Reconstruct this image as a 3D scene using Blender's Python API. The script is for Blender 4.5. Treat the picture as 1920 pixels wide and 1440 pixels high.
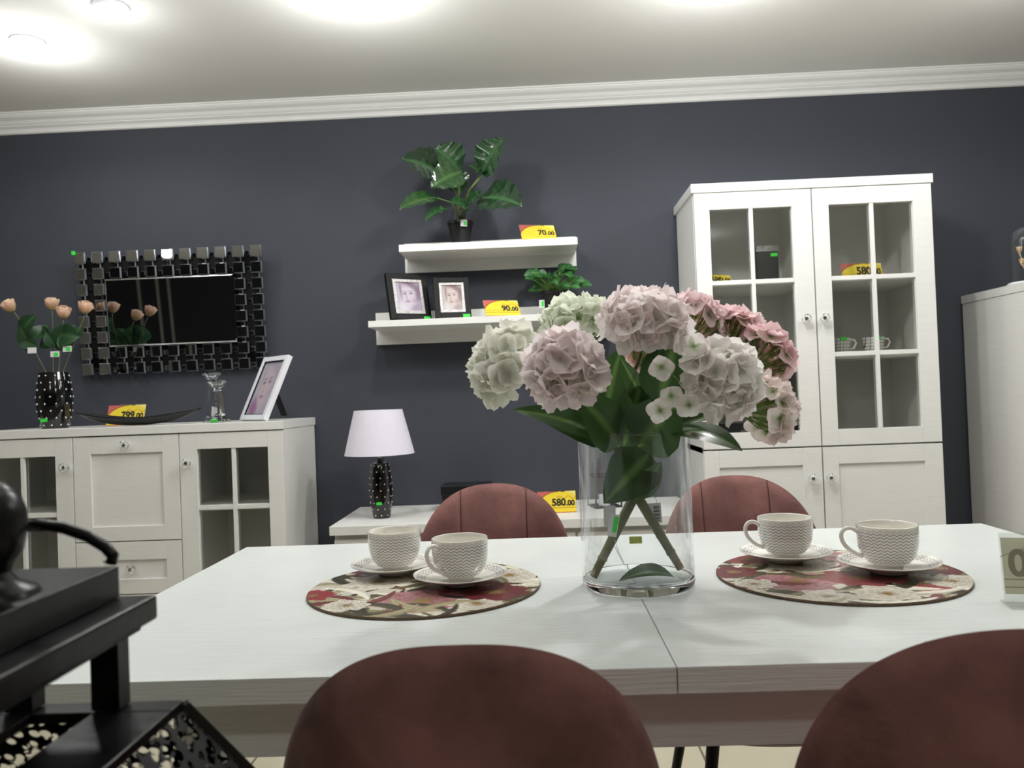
import bpy, math, random
import numpy as np
from math import sin, cos, pi, sqrt, radians as R
from mathutils import Vector, Matrix

random.seed(7)
SC = bpy.context.scene
COL = SC.collection
for o in list(bpy.data.objects): bpy.data.objects.remove(o)

# ------------------------------------------------------------------ camera
ROLL, PITCH, YAW, FPX, CZ = -0.037727, 0.014276, 0.029934, 1500.0, 1.08
def cam_matrix():
    cy, sy, cp, sp, cr, sr = cos(YAW), sin(YAW), cos(PITCH), sin(PITCH), cos(ROLL), sin(ROLL)
    B = np.array([[1, 0, 0], [0, 0, -1], [0, 1, 0]], float)
    Ry = np.array([[cy, sy, 0], [-sy, cy, 0], [0, 0, 1]])
    Rx = np.array([[1, 0, 0], [0, cp, sp], [0, -sp, cp]])
    Rr = np.array([[cr, -sr, 0], [sr, cr, 0], [0, 0, 1]])
    return Rr @ B @ Rx @ Ry
CM = cam_matrix()
def at(px, py, Y=None, Z=None):
    """world point seen at a pixel of the photograph, at depth Y or height Z"""
    d = CM.T @ np.array([(px - 960) / FPX, (py - 720) / FPX, 1.0])
    t = Y / d[1] if Y is not None else (Z - CZ) / d[2]
    return Vector((t * d[0], t * d[1], CZ + t * d[2]))
cam = bpy.data.cameras.new('camera'); cam_o = bpy.data.objects.new('camera', cam); COL.objects.link(cam_o)
M3 = CM.T @ np.diag([1, -1, -1])
m4 = Matrix([[*M3[0], 0], [*M3[1], 0], [*M3[2], CZ], [0, 0, 0, 1]])
cam_o.matrix_world = m4
cam.sensor_width = 36; cam.lens = 36 * FPX / 1920; cam.clip_start = .05
cam.dof.use_dof = True; cam.dof.focus_distance = 1.6; cam.dof.aperture_fstop = 7.5
SC.camera = cam_o
SC.view_settings.view_transform = 'Standard'; SC.view_settings.look = 'None'
SC.view_settings.exposure = -0.12; SC.view_settings.gamma = 1; SC.view_settings.use_curve_mapping = False

# ------------------------------------------------------------------ world and lamps
W = bpy.data.worlds.new('world'); SC.world = W; W.use_nodes = True
W.node_tree.nodes['Background'].inputs[0].default_value = (.8, .85, .9, 1)
W.node_tree.nodes['Background'].inputs[1].default_value = .05
CEIL = 2.33
LAMPS = [(-1.66, 2.62, 6), (-.5, 2.36, 10), (.62, 2.36, 9), (1.55, 2.3, 7),
         (-2.3, 1.6, 9), (-.8, 1.75, 8), (.38, 1.95, 20), (1.75, 1.6, 8),
         (.05, .72, 5), (-1.5, -.7, 7), (1.3, -.7, 7), (-1.27, 2.42, 2)]  # near lamp and the pair behind the camera: unseen, added as front fill
for i, (x, y, e) in enumerate(LAMPS):
    # each fitting throws a downward cone; an added point fill below it brightens the ceiling
    for kind, k, dz in (('SPOT', .85, .085), ('POINT', .7, .15)):
        l = bpy.data.lights.new('downlight_and_fill', kind); l.energy = e * k; l.shadow_soft_size = .035 if kind == 'SPOT' else .05
        l.color = (.985, .99, .985)
        if kind == 'SPOT': l.spot_size = R(168); l.spot_blend = .3
        lo = bpy.data.objects.new('downlight_and_fill', l); lo.location = (x, y, CEIL - dz); COL.objects.link(lo)

# ------------------------------------------------------------------ materials
def s2l(c):
    return tuple((v / 255 / 12.92) if v / 255 <= .04045 else ((v / 255 + .055) / 1.055) ** 2.4 for v in c)
def setp(b, **k):
    n = {'rough': 'Roughness', 'metal': 'Metallic', 'trans': 'Transmission Weight', 'ior': 'IOR', 'spec': 'Specular IOR Level',
         'sheen': 'Sheen Weight', 'sheen_r': 'Sheen Roughness', 'coat': 'Coat Weight', 'alpha': 'Alpha', 'emit': 'Emission Strength', 'sub': 'Subsurface Weight'}
    for a, v in k.items(): b.inputs[n[a]].default_value = v
def mat(name, rgb, noise=0, nscale=8, stretch=(1, 1, 1), bump=0, bscale=60, **k):
    m = bpy.data.materials.new(name); m.use_nodes = True
    nt = m.node_tree; b = nt.nodes['Principled BSDF']; c = s2l(rgb)
    b.inputs['Base Color'].default_value = (*c, 1); b.inputs['Roughness'].default_value = .5
    setp(b, **k)
    if noise or bump:
        tc = nt.nodes.new('ShaderNodeTexCoord'); mp = nt.nodes.new('ShaderNodeMapping'); mp.inputs['Scale'].default_value = stretch
        nt.links.new(tc.outputs['Object'], mp.inputs[0])
    if noise:
        n = nt.nodes.new('ShaderNodeTexNoise'); n.inputs['Scale'].default_value = nscale; n.inputs['Detail'].default_value = 6
        nt.links.new(mp.outputs[0], n.inputs['Vector'])
        r = nt.nodes.new('ShaderNodeValToRGB'); r.color_ramp.elements[0].position = .3; r.color_ramp.elements[1].position = .7
        r.color_ramp.elements[0].color = (*[v * (1 - noise) for v in c], 1); r.color_ramp.elements[1].color = (*[min(1, v * (1 + noise)) for v in c], 1)
        nt.links.new(n.outputs['Fac'], r.inputs[0]); nt.links.new(r.outputs[0], b.inputs['Base Color'])
    if bump:
        n = nt.nodes.new('ShaderNodeTexNoise'); n.inputs['Scale'].default_value = bscale; n.inputs['Detail'].default_value = 4
        nt.links.new(mp.outputs[0], n.inputs['Vector'])
        bp = nt.nodes.new('ShaderNodeBump'); bp.inputs['Strength'].default_value = bump; bp.inputs['Distance'].default_value = .002
        nt.links.new(n.outputs['Fac'], bp.inputs['Height']); nt.links.new(bp.outputs[0], b.inputs['Normal'])
    return m
def mat_col(name, trans=0, **k):
    """surface whose printed / petal colour is stored on the mesh"""
    m = bpy.data.materials.new(name); m.use_nodes = True
    nt = m.node_tree; b = nt.nodes['Principled BSDF']; b.inputs['Roughness'].default_value = .5; setp(b, **k)
    a = nt.nodes.new('ShaderNodeAttribute'); a.attribute_name = 'Col'
    nt.links.new(a.outputs['Color'], b.inputs['Base Color'])
    if trans:
        t = nt.nodes.new('ShaderNodeBsdfTranslucent'); nt.links.new(a.outputs['Color'], t.inputs[0])
        mx = nt.nodes.new('ShaderNodeMixShader'); mx.inputs[0].default_value = trans
        nt.links.new(b.outputs[0], mx.inputs[1]); nt.links.new(t.outputs[0], mx.inputs[2])
        nt.links.new(mx.outputs[0], nt.nodes['Material Output'].inputs[0])
    return m
def mat_thin_glass(name, tint=(1, 1, 1), base=.03, edge=.5, power=.25):
    """clear sheet of glass: see-through with a mirror-like skin that grows towards grazing view"""
    m = bpy.data.materials.new(name); m.use_nodes = True; nt = m.node_tree; nt.nodes.remove(nt.nodes['Principled BSDF'])
    t = nt.nodes.new('ShaderNodeBsdfTransparent'); t.inputs[0].default_value = (*tint, 1)
    g = nt.nodes.new('ShaderNodeBsdfGlossy'); g.inputs['Roughness'].default_value = .02; g.inputs[0].default_value = (.95, .97, 1, 1)
    lw = nt.nodes.new('ShaderNodeLayerWeight'); lw.inputs[0].default_value = power
    mr = nt.nodes.new('ShaderNodeMapRange'); mr.inputs['To Min'].default_value = base; mr.inputs['To Max'].default_value = edge
    nt.links.new(lw.outputs['Facing'], mr.inputs[0])
    mx = nt.nodes.new('ShaderNodeMixShader'); nt.links.new(mr.outputs[0], mx.inputs[0])
    nt.links.new(t.outputs[0], mx.inputs[1]); nt.links.new(g.outputs[0], mx.inputs[2])
    nt.links.new(mx.outputs[0], nt.nodes['Material Output'].inputs[0])
    return m
def mat_emit(name, rgb, st):
    m = bpy.data.materials.new(name); m.use_nodes = True; b = m.node_tree.nodes['Principled BSDF']
    b.inputs['Base Color'].default_value = (*rgb, 1); b.inputs['Emission Color'].default_value = (*rgb, 1); setp(b, emit=st); return m

MT = {}
MT['wall'] = mat('dark_wall_paint', (66, 69, 77), noise=.05, nscale=2.5, bump=.25, bscale=260, rough=.72, spec=.3)
MT['ceiling'] = mat('ceiling_paint', (232, 231, 226), bump=.08, bscale=180, rough=.9)
MT['cornice'] = mat('cornice_plaster', (236, 236, 234), bump=.03, bscale=90, rough=.6)
MT['floor'] = None
MT['wood'] = mat('white_wood', (233, 232, 228), noise=.025, nscale=14, stretch=(1, 1, 14), bump=.1, bscale=40, rough=.45)
MT['table'] = mat('white_table_wood', (226, 231, 228), noise=.03, nscale=10, stretch=(1, 22, 22), bump=.45, bscale=16, rough=.3)
MT['inner'] = mat('cabinet_inside', (205, 203, 195), noise=.02, rough=.6)
MT['gap'] = mat('dark_gap', (60, 58, 54), noise=.02, rough=.8)
MT['velvet'] = mat('pink_velvet', (140, 98, 94), noise=.38, nscale=11, bump=.4, bscale=120, rough=.85, sheen=.55, sheen_r=.35, spec=.2)
MT['velvet_seam'] = mat('pink_velvet_seam', (70, 38, 38), noise=.1, rough=.9)
MT['black_metal'] = mat('black_metal', (22, 22, 24), noise=.1, rough=.4, metal=.3)
MT['lantern'] = mat('black_lantern_paint', (13, 13, 14), noise=.2, nscale=20, bump=.2, bscale=60, rough=.3, spec=.3)
MT['mirror'] = mat('mirror_silver', (205, 207, 210), noise=.01, rough=.015, metal=1)
MT['mirror_edge'] = mat('mirror_bevel_glass', (200, 204, 208), noise=.01, rough=.28, metal=1)
MT['chrome'] = mat('chrome', (200, 200, 202), noise=.01, rough=.22, metal=1)
MT['crystal'] = mat('crystal_glass', (250, 252, 252), rough=.0, trans=1, ior=1.5)
MT['glassbase'] = mat('thick_vase_glass', (252, 254, 254), rough=.0, trans=1, ior=1.22)
MT['pane'] = mat_thin_glass('cabinet_pane', (.98, .985, .97), .10, .5)
MT['vaseglass'] = mat_thin_glass('vase_glass', (.99, .995, .995), .01, .85, .14)
MT['acrylic'] = mat_thin_glass('acrylic_sheet', (.93, .94, .93), .05, .6)
MT['gloss_black'] = mat('black_glazed_ceramic', (10, 10, 12), noise=.05, rough=.08, coat=.6)
MT['silver_stud'] = mat('silver_stud', (225, 225, 228), noise=.01, rough=.18, metal=.9)
MT['bowlblack'] = mat('black_lacquer', (20, 20, 23), noise=.1, rough=.28)
MT['plasticpot'] = mat('black_plastic_pot', (18, 18, 20), noise=.05, rough=.5)
MT['black_matte'] = mat('matte_black_frame', (8, 8, 8), noise=.05, rough=.5, spec=.25)
MT['stud_trim'] = mat('sparkling_trim', (196, 192, 190), noise=.55, nscale=330, bump=.9, bscale=400, rough=.25, metal=.6)
MT['white_paint'] = mat('white_lacquer', (232, 233, 238), noise=.01, rough=.3)
MT['green'] = mat('green_sticker', (58, 226, 70), noise=.12, nscale=260, rough=.6)
MT['tag'] = mat('white_tag_paper', (225, 225, 226), noise=.05, nscale=200, rough=.7)
MT['ink'] = mat('dark_ink', (38, 34, 28), noise=.05, rough=.7)
MT['faded_ink'] = mat('seen_through_ink', (190, 184, 164), noise=.03, rough=.7)
MT['leaf'] = mat_col('leaf_green', .35, rough=.38)
MT['leafgloss'] = mat_col('glossy_leaf', .04, rough=.18, coat=.5)
MT['petal'] = mat_col('petal_cloth', .5, rough=.8)
MT['stem'] = mat('green_stem', (104, 110, 74), noise=.2, nscale=60, bump=.3, bscale=90, rough=.6)
MT['stemlight'] = mat('light_green_stem', (112, 140, 60), noise=.15, nscale=60, rough=.5)
MT['print'] = mat_col('printed_card', 0, rough=.35)
MT['mat'] = mat_col('printed_placemat', 0, rough=.3)
MT['matedge'] = mat('placemat_cork_edge', (104, 84, 66), noise=.25, nscale=200, rough=.8)
MT['shade'] = mat('lamp_shade_cloth', (232, 228, 240), noise=.015, nscale=90, bump=.1, bscale=500, rough=.85)
MT['porcelain'] = mat('white_porcelain', (240, 237, 228), noise=.005, rough=.12, coat=.5)
MT['dryflower'] = mat('dried_petals', (196, 168, 122), noise=.2, nscale=60, rough=.8)
MT['foil'] = mat('glitter_foil', (150, 150, 150), noise=.5, nscale=140, bump=1, bscale=200, rough=.25, metal=.7)
MT['darkitem'] = mat('charcoal_card', (38, 38, 40), noise=.08, rough=.6)
MT['paperback'] = mat('seen_from_back_card', (232, 228, 205), noise=.03, nscale=30, rough=.6)
_nt = MT['paperback'].node_tree; _t = _nt.nodes.new('ShaderNodeBsdfTranslucent'); _t.inputs[0].default_value = (.86, .85, .76, 1)
_m = _nt.nodes.new('ShaderNodeMixShader'); _m.inputs[0].default_value = .6
_nt.links.new(_nt.nodes['Principled BSDF'].outputs[0], _m.inputs[1]); _nt.links.new(_t.outputs[0], _m.inputs[2]); _nt.links.new(_m.outputs[0], _nt.nodes['Material Output'].inputs[0])
MT['farwall'] = mat('charcoal_wall_paint', (62, 64, 72), noise=.05, nscale=2, rough=.8)
MT['bulb'] = mat_emit('lamp_lens', (1, .98, .94), 9)

def floor_mat():
    m = bpy.data.materials.new('beige_floor_tiles'); m.use_nodes = True; nt = m.node_tree; b = nt.nodes['Principled BSDF']
    tc = nt.nodes.new('ShaderNodeTexCoord'); br = nt.nodes.new('ShaderNodeTexBrick'); br.offset = 0
    br.inputs['Scale'].default_value = 1; br.inputs['Brick Width'].default_value = .45; br.inputs['Row Height'].default_value = .45
    br.inputs['Mortar Size'].default_value = .004
    br.inputs['Color1'].default_value = (*s2l((208, 200, 176)), 1); br.inputs['Color2'].default_value = (*s2l((202, 195, 172)), 1); br.inputs['Mortar'].default_value = (*s2l((120, 112, 96)), 1)
    nt.links.new(tc.outputs['Object'], br.inputs['Vector']); nt.links.new(br.outputs['Color'], b.inputs['Base Color']); b.inputs['Roughness'].default_value = .25
    return m
MT['floor'] = floor_mat()

def zigzag_mat(name, radial):
    m = bpy.data.materials.new(name); m.use_nodes = True; nt = m.node_tree; b = nt.nodes['Principled BSDF']
    L = nt.links.new
    def mth(op, a, bb=None, c=None):
        n = nt.nodes.new('ShaderNodeMath'); n.operation = op
        for i, v in enumerate((a, bb, c)):
            if v is None: continue
            if isinstance(v, (int, float)): n.inputs[i].default_value = v
            else: L(v, n.inputs[i])
        return n.outputs[0]
    tc = nt.nodes.new('ShaderNodeTexCoord'); sp = nt.nodes.new('ShaderNodeSeparateXYZ'); L(tc.outputs['Object'], sp.inputs[0])
    ang = mth('ARCTAN2', sp.outputs[1], sp.outputs[0])
    N = 30 if not radial else 48
    tri = mth('PINGPONG', mth('MULTIPLY', ang, N / (2 * pi) * 2), 1.0)
    rr = mth('SQRT', mth('ADD', mth('MULTIPLY', sp.outputs[0], sp.outputs[0]), mth('MULTIPLY', sp.outputs[1], sp.outputs[1])))
    h = rr if radial else sp.outputs[2]
    P = .0052
    v = mth('ADD', h, mth('MULTIPLY', tri, .0033))
    f = mth('FRACT', mth('DIVIDE', v, P))
    line = mth('LESS_THAN', f, .38)
    lo, hi = (.060, .0765) if radial else (.016, .0685)
    msk = mth('MULTIPLY', mth('GREATER_THAN', v, lo), mth('LESS_THAN', v, hi))
    if not radial:   # outside of the cup only
        geo = mth('GREATER_THAN', mth('SUBTRACT', rr, mth('MULTIPLY', 0.0, 1.0)), .0)
        msk = mth('MULTIPLY', msk, geo)
    fac = mth('MULTIPLY', line, msk)
    mx = nt.nodes.new('ShaderNodeMix'); mx.data_type = 'RGBA'
    L(fac, mx.inputs[0]); mx.inputs[6].default_value = (*s2l((240, 237, 228)), 1); mx.inputs[7].default_value = (*s2l((160, 158, 161)), 1)
    L(mx.outputs[2], b.inputs['Base Color']); setp(b, rough=.12, coat=.5)
    return m
MT['cup'] = zigzag_mat('zigzag_porcelain', False)
MT['saucer'] = zigzag_mat('zigzag_saucer', True)
def grid_cup():
    m = bpy.data.materials.new('grid_pattern_porcelain'); m.use_nodes = True; nt = m.node_tree; b = nt.nodes['Principled BSDF']
    tc = nt.nodes.new('ShaderNodeTexCoord'); br = nt.nodes.new('ShaderNodeTexBrick'); br.offset = 0
    mp = nt.nodes.new('ShaderNodeMapping'); mp.inputs['Rotation'].default_value = (pi / 2, 0, 0)
    nt.links.new(tc.outputs['Object'], mp.inputs[0]); nt.links.new(mp.outputs[0], br.inputs[0])
    br.inputs['Scale'].default_value = 1; br.inputs['Brick Width'].default_value = .012; br.inputs['Row Height'].default_value = .012; br.inputs['Mortar Size'].default_value = .0008
    br.inputs['Color1'].default_value = br.inputs['Color2'].default_value = (.85, .84, .8, 1); br.inputs['Mortar'].default_value = (.06, .06, .06, 1)
    nt.links.new(br.outputs[0], b.inputs['Base Color']); setp(b, rough=.15); return m
MT['gridcup'] = grid_cup()
def perforated():
    m = bpy.data.materials.new('perforated_black_metal'); m.use_nodes = True; nt = m.node_tree; b = nt.nodes['Principled BSDF']
    b.inputs['Base Color'].default_value = (.012, .012, .013, 1); b.inputs['Roughness'].default_value = .4
    tc = nt.nodes.new('ShaderNodeTexCoord'); v = nt.nodes.new('ShaderNodeTexVoronoi'); v.inputs['Scale'].default_value = 105; v.inputs['Randomness'].default_value = .75
    nt.links.new(tc.outputs['Object'], v.inputs['Vector'])
    c = nt.nodes.new('ShaderNodeMath'); c.operation = 'GREATER_THAN'; c.inputs[1].default_value = .52
    nt.links.new(v.outputs['Distance'], c.inputs[0]); nt.links.new(c.outputs[0], b.inputs['Alpha']); return m
MT['perf'] = perforated()

# ------------------------------------------------------------------ mesh helpers
class MB:
    def __init__(s): s.v = []; s.f = []; s.c = []
    def add(s, vs, fs, cs=None):
        b = len(s.v); s.v += [tuple(p) for p in vs]; s.f += [tuple(i + b for i in f) for f in fs]
        s.c += list(cs) if cs is not None else [(1, 1, 1)] * len(vs)
        return s
    def box(s, x0, x1, y0, y1, z0, z1, m=None):
        vs = [Vector((x, y, z)) for z in (z0, z1) for y in (y0, y1) for x in (x0, x1)]
        if m is not None: vs = [m @ v for v in vs]
        return s.add(vs, [(0, 2, 3, 1), (4, 5, 7, 6), (0, 1, 5, 4), (2, 6, 7, 3), (0, 4, 6, 2), (1, 3, 7, 5)])
    def bar(s, a, b, w, h):
        a, b = Vector(a), Vector(b); d = b - a; q = d.to_track_quat('Z', 'Y').to_matrix().to_4x4(); q.translation = a
        return s.box(-w / 2, w / 2, -h / 2, h / 2, 0, d.length, q)
    def lathe(s, prof, n=32, o=(0, 0, 0), sx=1, sy=1, col=None, ph=0, caps=True):
        vs = []; fs = []
        for r, z in prof:
            for k in range(n):
                a = 2 * pi * k / n + ph; vs.append((o[0] + r * sx * cos(a), o[1] + r * sy * sin(a), o[2] + z))
        for i in range(len(prof) - 1):
            for k in range(n):
                k2 = (k + 1) % n; fs.append((i * n + k, i * n + k2, (i + 1) * n + k2, (i + 1) * n + k))
        if caps and prof[0][0] > 1e-5: fs.append(tuple(range(n - 1, -1, -1)))
        if caps and prof[-1][0] > 1e-5: fs.append(tuple((len(prof) - 1) * n + k for k in range(n)))
        return s.add(vs, fs, [col] * len(vs) if col else None)
    def tube(s, pts, r, n=10, closed=False, col=None):
        pts = [Vector(p) for p in pts]; L = len(pts)
        rs = r if isinstance(r, (list, tuple)) else [r] * L
        vs = []; fs = []; up = None
        for i, p in enumerate(pts):
            if closed: d = pts[(i + 1) % L] - pts[i - 1]
            else: d = pts[min(i + 1, L - 1)] - pts[max(i - 1, 0)]
            d.normalize()
            if up is None: up = d.orthogonal().normalized()
            up = (up - d * up.dot(d))
            up = up.normalized() if up.length > 1e-6 else d.orthogonal().normalized()
            sd = d.cross(up)
            for k in range(n):
                a = 2 * pi * k / n; vs.append(p + (up * cos(a) + sd * sin(a)) * rs[i])
        m = L if closed else L - 1
        for i in range(m):
            j = (i + 1) % L
            for k in range(n):
                k2 = (k + 1) % n; fs.append((i * n + k, i * n + k2, j * n + k2, j * n + k))
        if not closed: fs += [tuple(range(n - 1, -1, -1)), tuple((L - 1) * n + k for k in range(n))]
        return s.add(vs, fs, [col] * len(vs) if col else None)
    def grid(s, fn, nu, nv, cfn=None):
        vs = []; fs = []; cs = []
        for i in range(nu + 1):
            for j in range(nv + 1):
                u, v = i / nu, j / nv; vs.append(fn(u, v)); cs.append(cfn(u, v) if cfn else (1, 1, 1))
        for i in range(nu):
            for j in range(nv):
                a = i * (nv + 1) + j; fs.append((a, a + nv + 1, a + nv + 2, a + 1))
        return s.add(vs, fs, cs)
    def build(s, name, m, parent=None, smooth=False, bevel=0, solid=0, col=False, sub=0, origin=None):
        me = bpy.data.meshes.new(name)
        vv = s.v
        if origin is not None: vv = [(v[0] - origin[0], v[1] - origin[1], v[2] - origin[2]) for v in vv]
        me.from_pydata([tuple(v) for v in vv], [], s.f); me.update()
        if col:
            at_ = me.color_attributes.new('Col', 'FLOAT_COLOR', 'POINT')
            arr = np.ones((len(s.v), 4), np.float32); arr[:, :3] = np.array(s.c, np.float32); at_.data.foreach_set('color', arr.ravel())
        me.materials.append(MT[m] if isinstance(m, str) else m)
        if smooth: me.polygons.foreach_set('use_smooth', [True] * len(me.polygons))
        o = bpy.data.objects.new(name, me); COL.objects.link(o)
        if origin is not None: o.location = origin
        if parent is not None: o.parent = parent
        if smooth == 'auto':
            try: me.set_sharp_from_angle(angle=R(35))
            except Exception: pass
        if bevel:
            md = o.modifiers.new('bevel', 'BEVEL'); md.width = bevel; md.segments = 2; md.limit_method = 'ANGLE'
        if solid:
            md = o.modifiers.new('solid', 'SOLIDIFY'); md.thickness = solid
        if sub:
            md = o.modifiers.new('sub', 'SUBSURF'); md.levels = sub; md.render_levels = sub
        return o
def thing(name, label, cat, loc=(0, 0, 0), rot=(0, 0, 0), group=None):
    o = bpy.data.objects.new(name, None); COL.objects.link(o); o.location = loc; o.rotation_euler = rot; o.empty_display_size = .05
    return tag(o, label, cat, group)
def tag(o, label, cat, group=None):
    o['label'] = label; o['category'] = cat
    if group: o['group'] = group
    return o
def struct(o, label=None):
    o['kind'] = 'structure'
    if label: o['label'] = label
    return o
def BX(*a): return MB().box(*a)
def text_mesh(s, size, bold=0, align='LEFT'):
    c = bpy.data.curves.new('t', 'FONT'); c.body = s; c.size = size; c.offset = bold; c.align_x = align; c.extrude = .0002
    o = bpy.data.objects.new('t', c); COL.objects.link(o)
    dg = bpy.context.evaluated_depsgraph_get(); me = bpy.data.meshes.new_from_object(o.evaluated_get(dg))
    vs = [tuple(v.co) for v in me.vertices]; fs = [tuple(p.vertices) for p in me.polygons]
    bpy.data.objects.remove(o); bpy.data.curves.remove(c); bpy.data.meshes.remove(me)
    return vs, fs
def add_text(mb, s, size, x, z, y=0, bold=0, align='LEFT', sx=1):
    vs, fs = text_mesh(s, size, bold, align)
    mb.add([(x + v[0] * sx, y - v[2], z + v[1]) for v in vs], fs)
def noise1(i): return (sin(i * 12.9898) * 43758.5453) % 1.0

# ------------------------------------------------------------------ room
WY = 3.3
struct(BX(-6, 4.2, WY, WY + .1, 0, CEIL + .1).build('wall_back', 'wall'), 'dark slate painted wall')
struct(BX(-6.1, -6, -4, WY + .1, 0, CEIL + .1).build('wall_left', 'inner'))
struct(BX(4.2, 4.3, -4, WY + .1, 0, CEIL + .1).build('wall_right', 'inner'))
struct(BX(-6, 4.2, -4.1, -4, 0, CEIL + .1).build('wall_front', 'farwall'))
struct(BX(-6, 4.2, -4, WY, -.1, 0).build('floor', 'floor'))
struct(BX(-6, 4.2, -4, WY, CEIL, CEIL + .1).build('ceiling', 'ceiling'))
def cornice():
    prof = [(0, 0), (0, .072), (.074, .072), (.074, .066), (.068, .066), (.068, .060), (.060, .052), (.045, .044), (.038, .034),
            (.034, .030), (.030, .030), (.030, .026), (.016, .018), (.012, .010), (.012, .004), (.006, 0)]
    mb = MB(); vs = []
    for x in (-6, 4.2):
        for p, q in prof: vs.append((x, WY - p, CEIL - .072 + q))
    n = len(prof); fs = [(k, (k + 1) % n, n + (k + 1) % n, n + k) for k in range(n)]
    return mb.add(vs, fs).build('trim_1', 'cornice')
struct(cornice(), 'white moulded cornice')
for k, x in enumerate((-5.2, -4.95, -4.8)):
    struct(BX(x, x + .03, -4.0, -3.97, 0, CEIL).build('trim_%d' % (k + 2), 'inner'))

def downlight(x, y, label, group):
    t = thing('ceiling_spotlight', label, 'ceiling light', (x, y, CEIL), group=group)
    MB().lathe([(.0, 0), (.052, 0), (.055, -.006), (.05, -.012), (.04, -.014), (.04, -.010), (0, -.010)], 28).build('mounting_ring', 'white_paint', t, smooth='auto')
    MB().lathe([(0, -.012), (.036, -.012), (.035, -.026), (.026, -.036), (.0, -.040)], 24).build('lens', 'bulb', t, smooth='auto')
for i, (x, y, e) in enumerate(LAMPS):
    downlight(x, y, 'round white ceiling spotlight glowing above the mirror at top left' if i == 0 else 'round white ceiling spotlight above the frame, some added as fill',
              None if i == 0 else 'ceiling spotlights')  # the added front fill lamps get a made-up fitting here too
downlight(-1.83, 2.49, 'round ceiling spotlight cut by the left edge of the photo', None)

# ------------------------------------------------------------------ shared bits
def knob(x, y, z, parent, part='knob'):
    mb = MB(); n = 12
    def ring(r, d, ph=0): return [(x + r * cos(2 * pi * k / n + ph), y - d, z + r * sin(2 * pi * k / n + ph)) for k in range(n)]
    rs = [ring(.006, 0), ring(.006, .012), ring(.010, .016), ring(.0165, .022, .26), ring(.0165, .026), ring(.011, .032, .26)]
    vs = sum(rs, []); fs = []
    for i in range(len(rs) - 1):
        for k in range(n):
            k2 = (k + 1) % n; fs.append((i * n + k, (i + 1) * n + k, (i + 1) * n + k2, i * n + k2))
    fs.append(tuple((len(rs) - 1) * n + k for k in range(n)))
    mb.add(vs, fs)
    o = mb.build(part, 'crystal', parent); o['label'] = 'faceted crystal knob on chrome foot'
    f = MB().tube([(x, y - .0005, z), (x, y - .004, z), (x, y - .0115, z)], [.011, .009, .0075], 16); f.build('knob_foot', 'chrome', o, smooth='auto')
    return o
def sticker(x0, x1, z0, z1, y, parent, m='green', name='price_sticker'):
    return BX(x0, x1, y - .0012, y, z0, z1).build(name, m, parent)
def panel_door(name, x0, x1, z0, z1, y, px0, px1, pz0, pz1, parent, th=.018, rec=.008):
    """framed door with a recessed flat panel"""
    mb = MB()
    mb.box(x0, x1, y + rec, y + th, z0, z1)
    mb.box(x0, px0, y, y + rec, z0, z1); mb.box(px1, x1, y, y + rec, z0, z1)
    mb.box(px0, px1, y, y + rec, pz1, z1); mb.box(px0, px1, y, y + rec, z0, pz0)
    return mb.build(name, 'wood', parent, bevel=.0012)
def glass_door(x0, x1, z0, z1, y, gx0, gx1, gz0, gz1, vm, hm, parent, th=.018, mw=.014):
    mb = MB()
    mb.box(x0, gx0, y, y + th, z0, z1); mb.box(gx1, x1, y, y + th, z0, z1)
    mb.box(gx0, gx1, y, y + th, gz1, z1); mb.box(gx0, gx1, y, y + th, z0, gz0)
    for x in vm: mb.box(x - mw / 2, x + mw / 2, y + .002, y + th - .004, gz0, gz1)
    for z in hm: mb.box(gx0, gx1, y + .003, y + th - .005, z - .008, z + .008)
    d = mb.build('door', 'wood', parent, bevel=.001)
    BX(gx0, gx1, y + th - .003, y + th - .0005, gz0, gz1).build('pane', 'pane', d)
    return d

# ------------------------------------------------------------------ tall display cabinet
def tall_cabinet():
    t = thing('display_cabinet', 'tall white display cabinet with two glass doors above two panel doors', 'cabinet', (1.027, WY - .003, 0))
    ox, oy = 1.027, WY - .003
    X0, X1, Y0, Y1, T = .600 - ox, 1.455 - ox, 2.95 - oy, 0, 1.793
    mb = MB()
    mb.box(X0, X0 + .018, Y0, Y1, 0, T); mb.box(X1 - .018, X1, Y0, Y1, 0, T)
    mb.box(-.009, .009, Y0 + .002, Y1 - .012, .06, T); mb.box(X0, X1, Y1 - .012, Y1, 0, T)
    mb.box(X0, X1, Y0 + .01, Y1, .06, .078); mb.box(X0, X1, Y0, Y1, .84, .862); mb.box(X0, X1, Y0 + .012, Y0 + .03, 0, .06)
    mb.build('carcass', 'wood', t, bevel=.0008)
    BX(.592 - ox, 1.463 - ox, 2.928 - oy, Y1, T, 1.826).build('top_board', 'wood', t, bevel=.0015)
    for z in (1.463, 1.186):
        for a, b in ((X0 + .018, -.009), (.009, X1 - .018)):
            BX(a, b, Y0 + .006, Y1 - .012, z - .018, z).build('shelf', 'wood', t, bevel=.0008)
    y = 2.93 - oy
    d1 = glass_door(.601 - ox, -.0035, .856, 1.790, y, .656 - ox, .953 - ox, .913, 1.729, [.806 - ox], [1.461, 1.185], t)
    d2 = glass_door(.0015, 1.455 - ox, .856, 1.790, y, 1.086 - ox, 1.387 - ox, .913, 1.729, [1.240 - ox], [1.461, 1.185], t)
    d3 = panel_door('door', .601 - ox, -.0035, .07, .850, y, .655 - ox, .954 - ox, .13, .788, t)
    d4 = panel_door('door', .0015, 1.455 - ox, .07, .850, y, 1.084 - ox, 1.390 - ox, .13, .788, t)
    knob(.983 - ox, y, 1.317, d1); knob(1.049 - ox, y, 1.317, d2); knob(.983 - ox, y, .741, d3); knob(1.047 - ox, y, .741, d4)
tall_cabinet()

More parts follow.
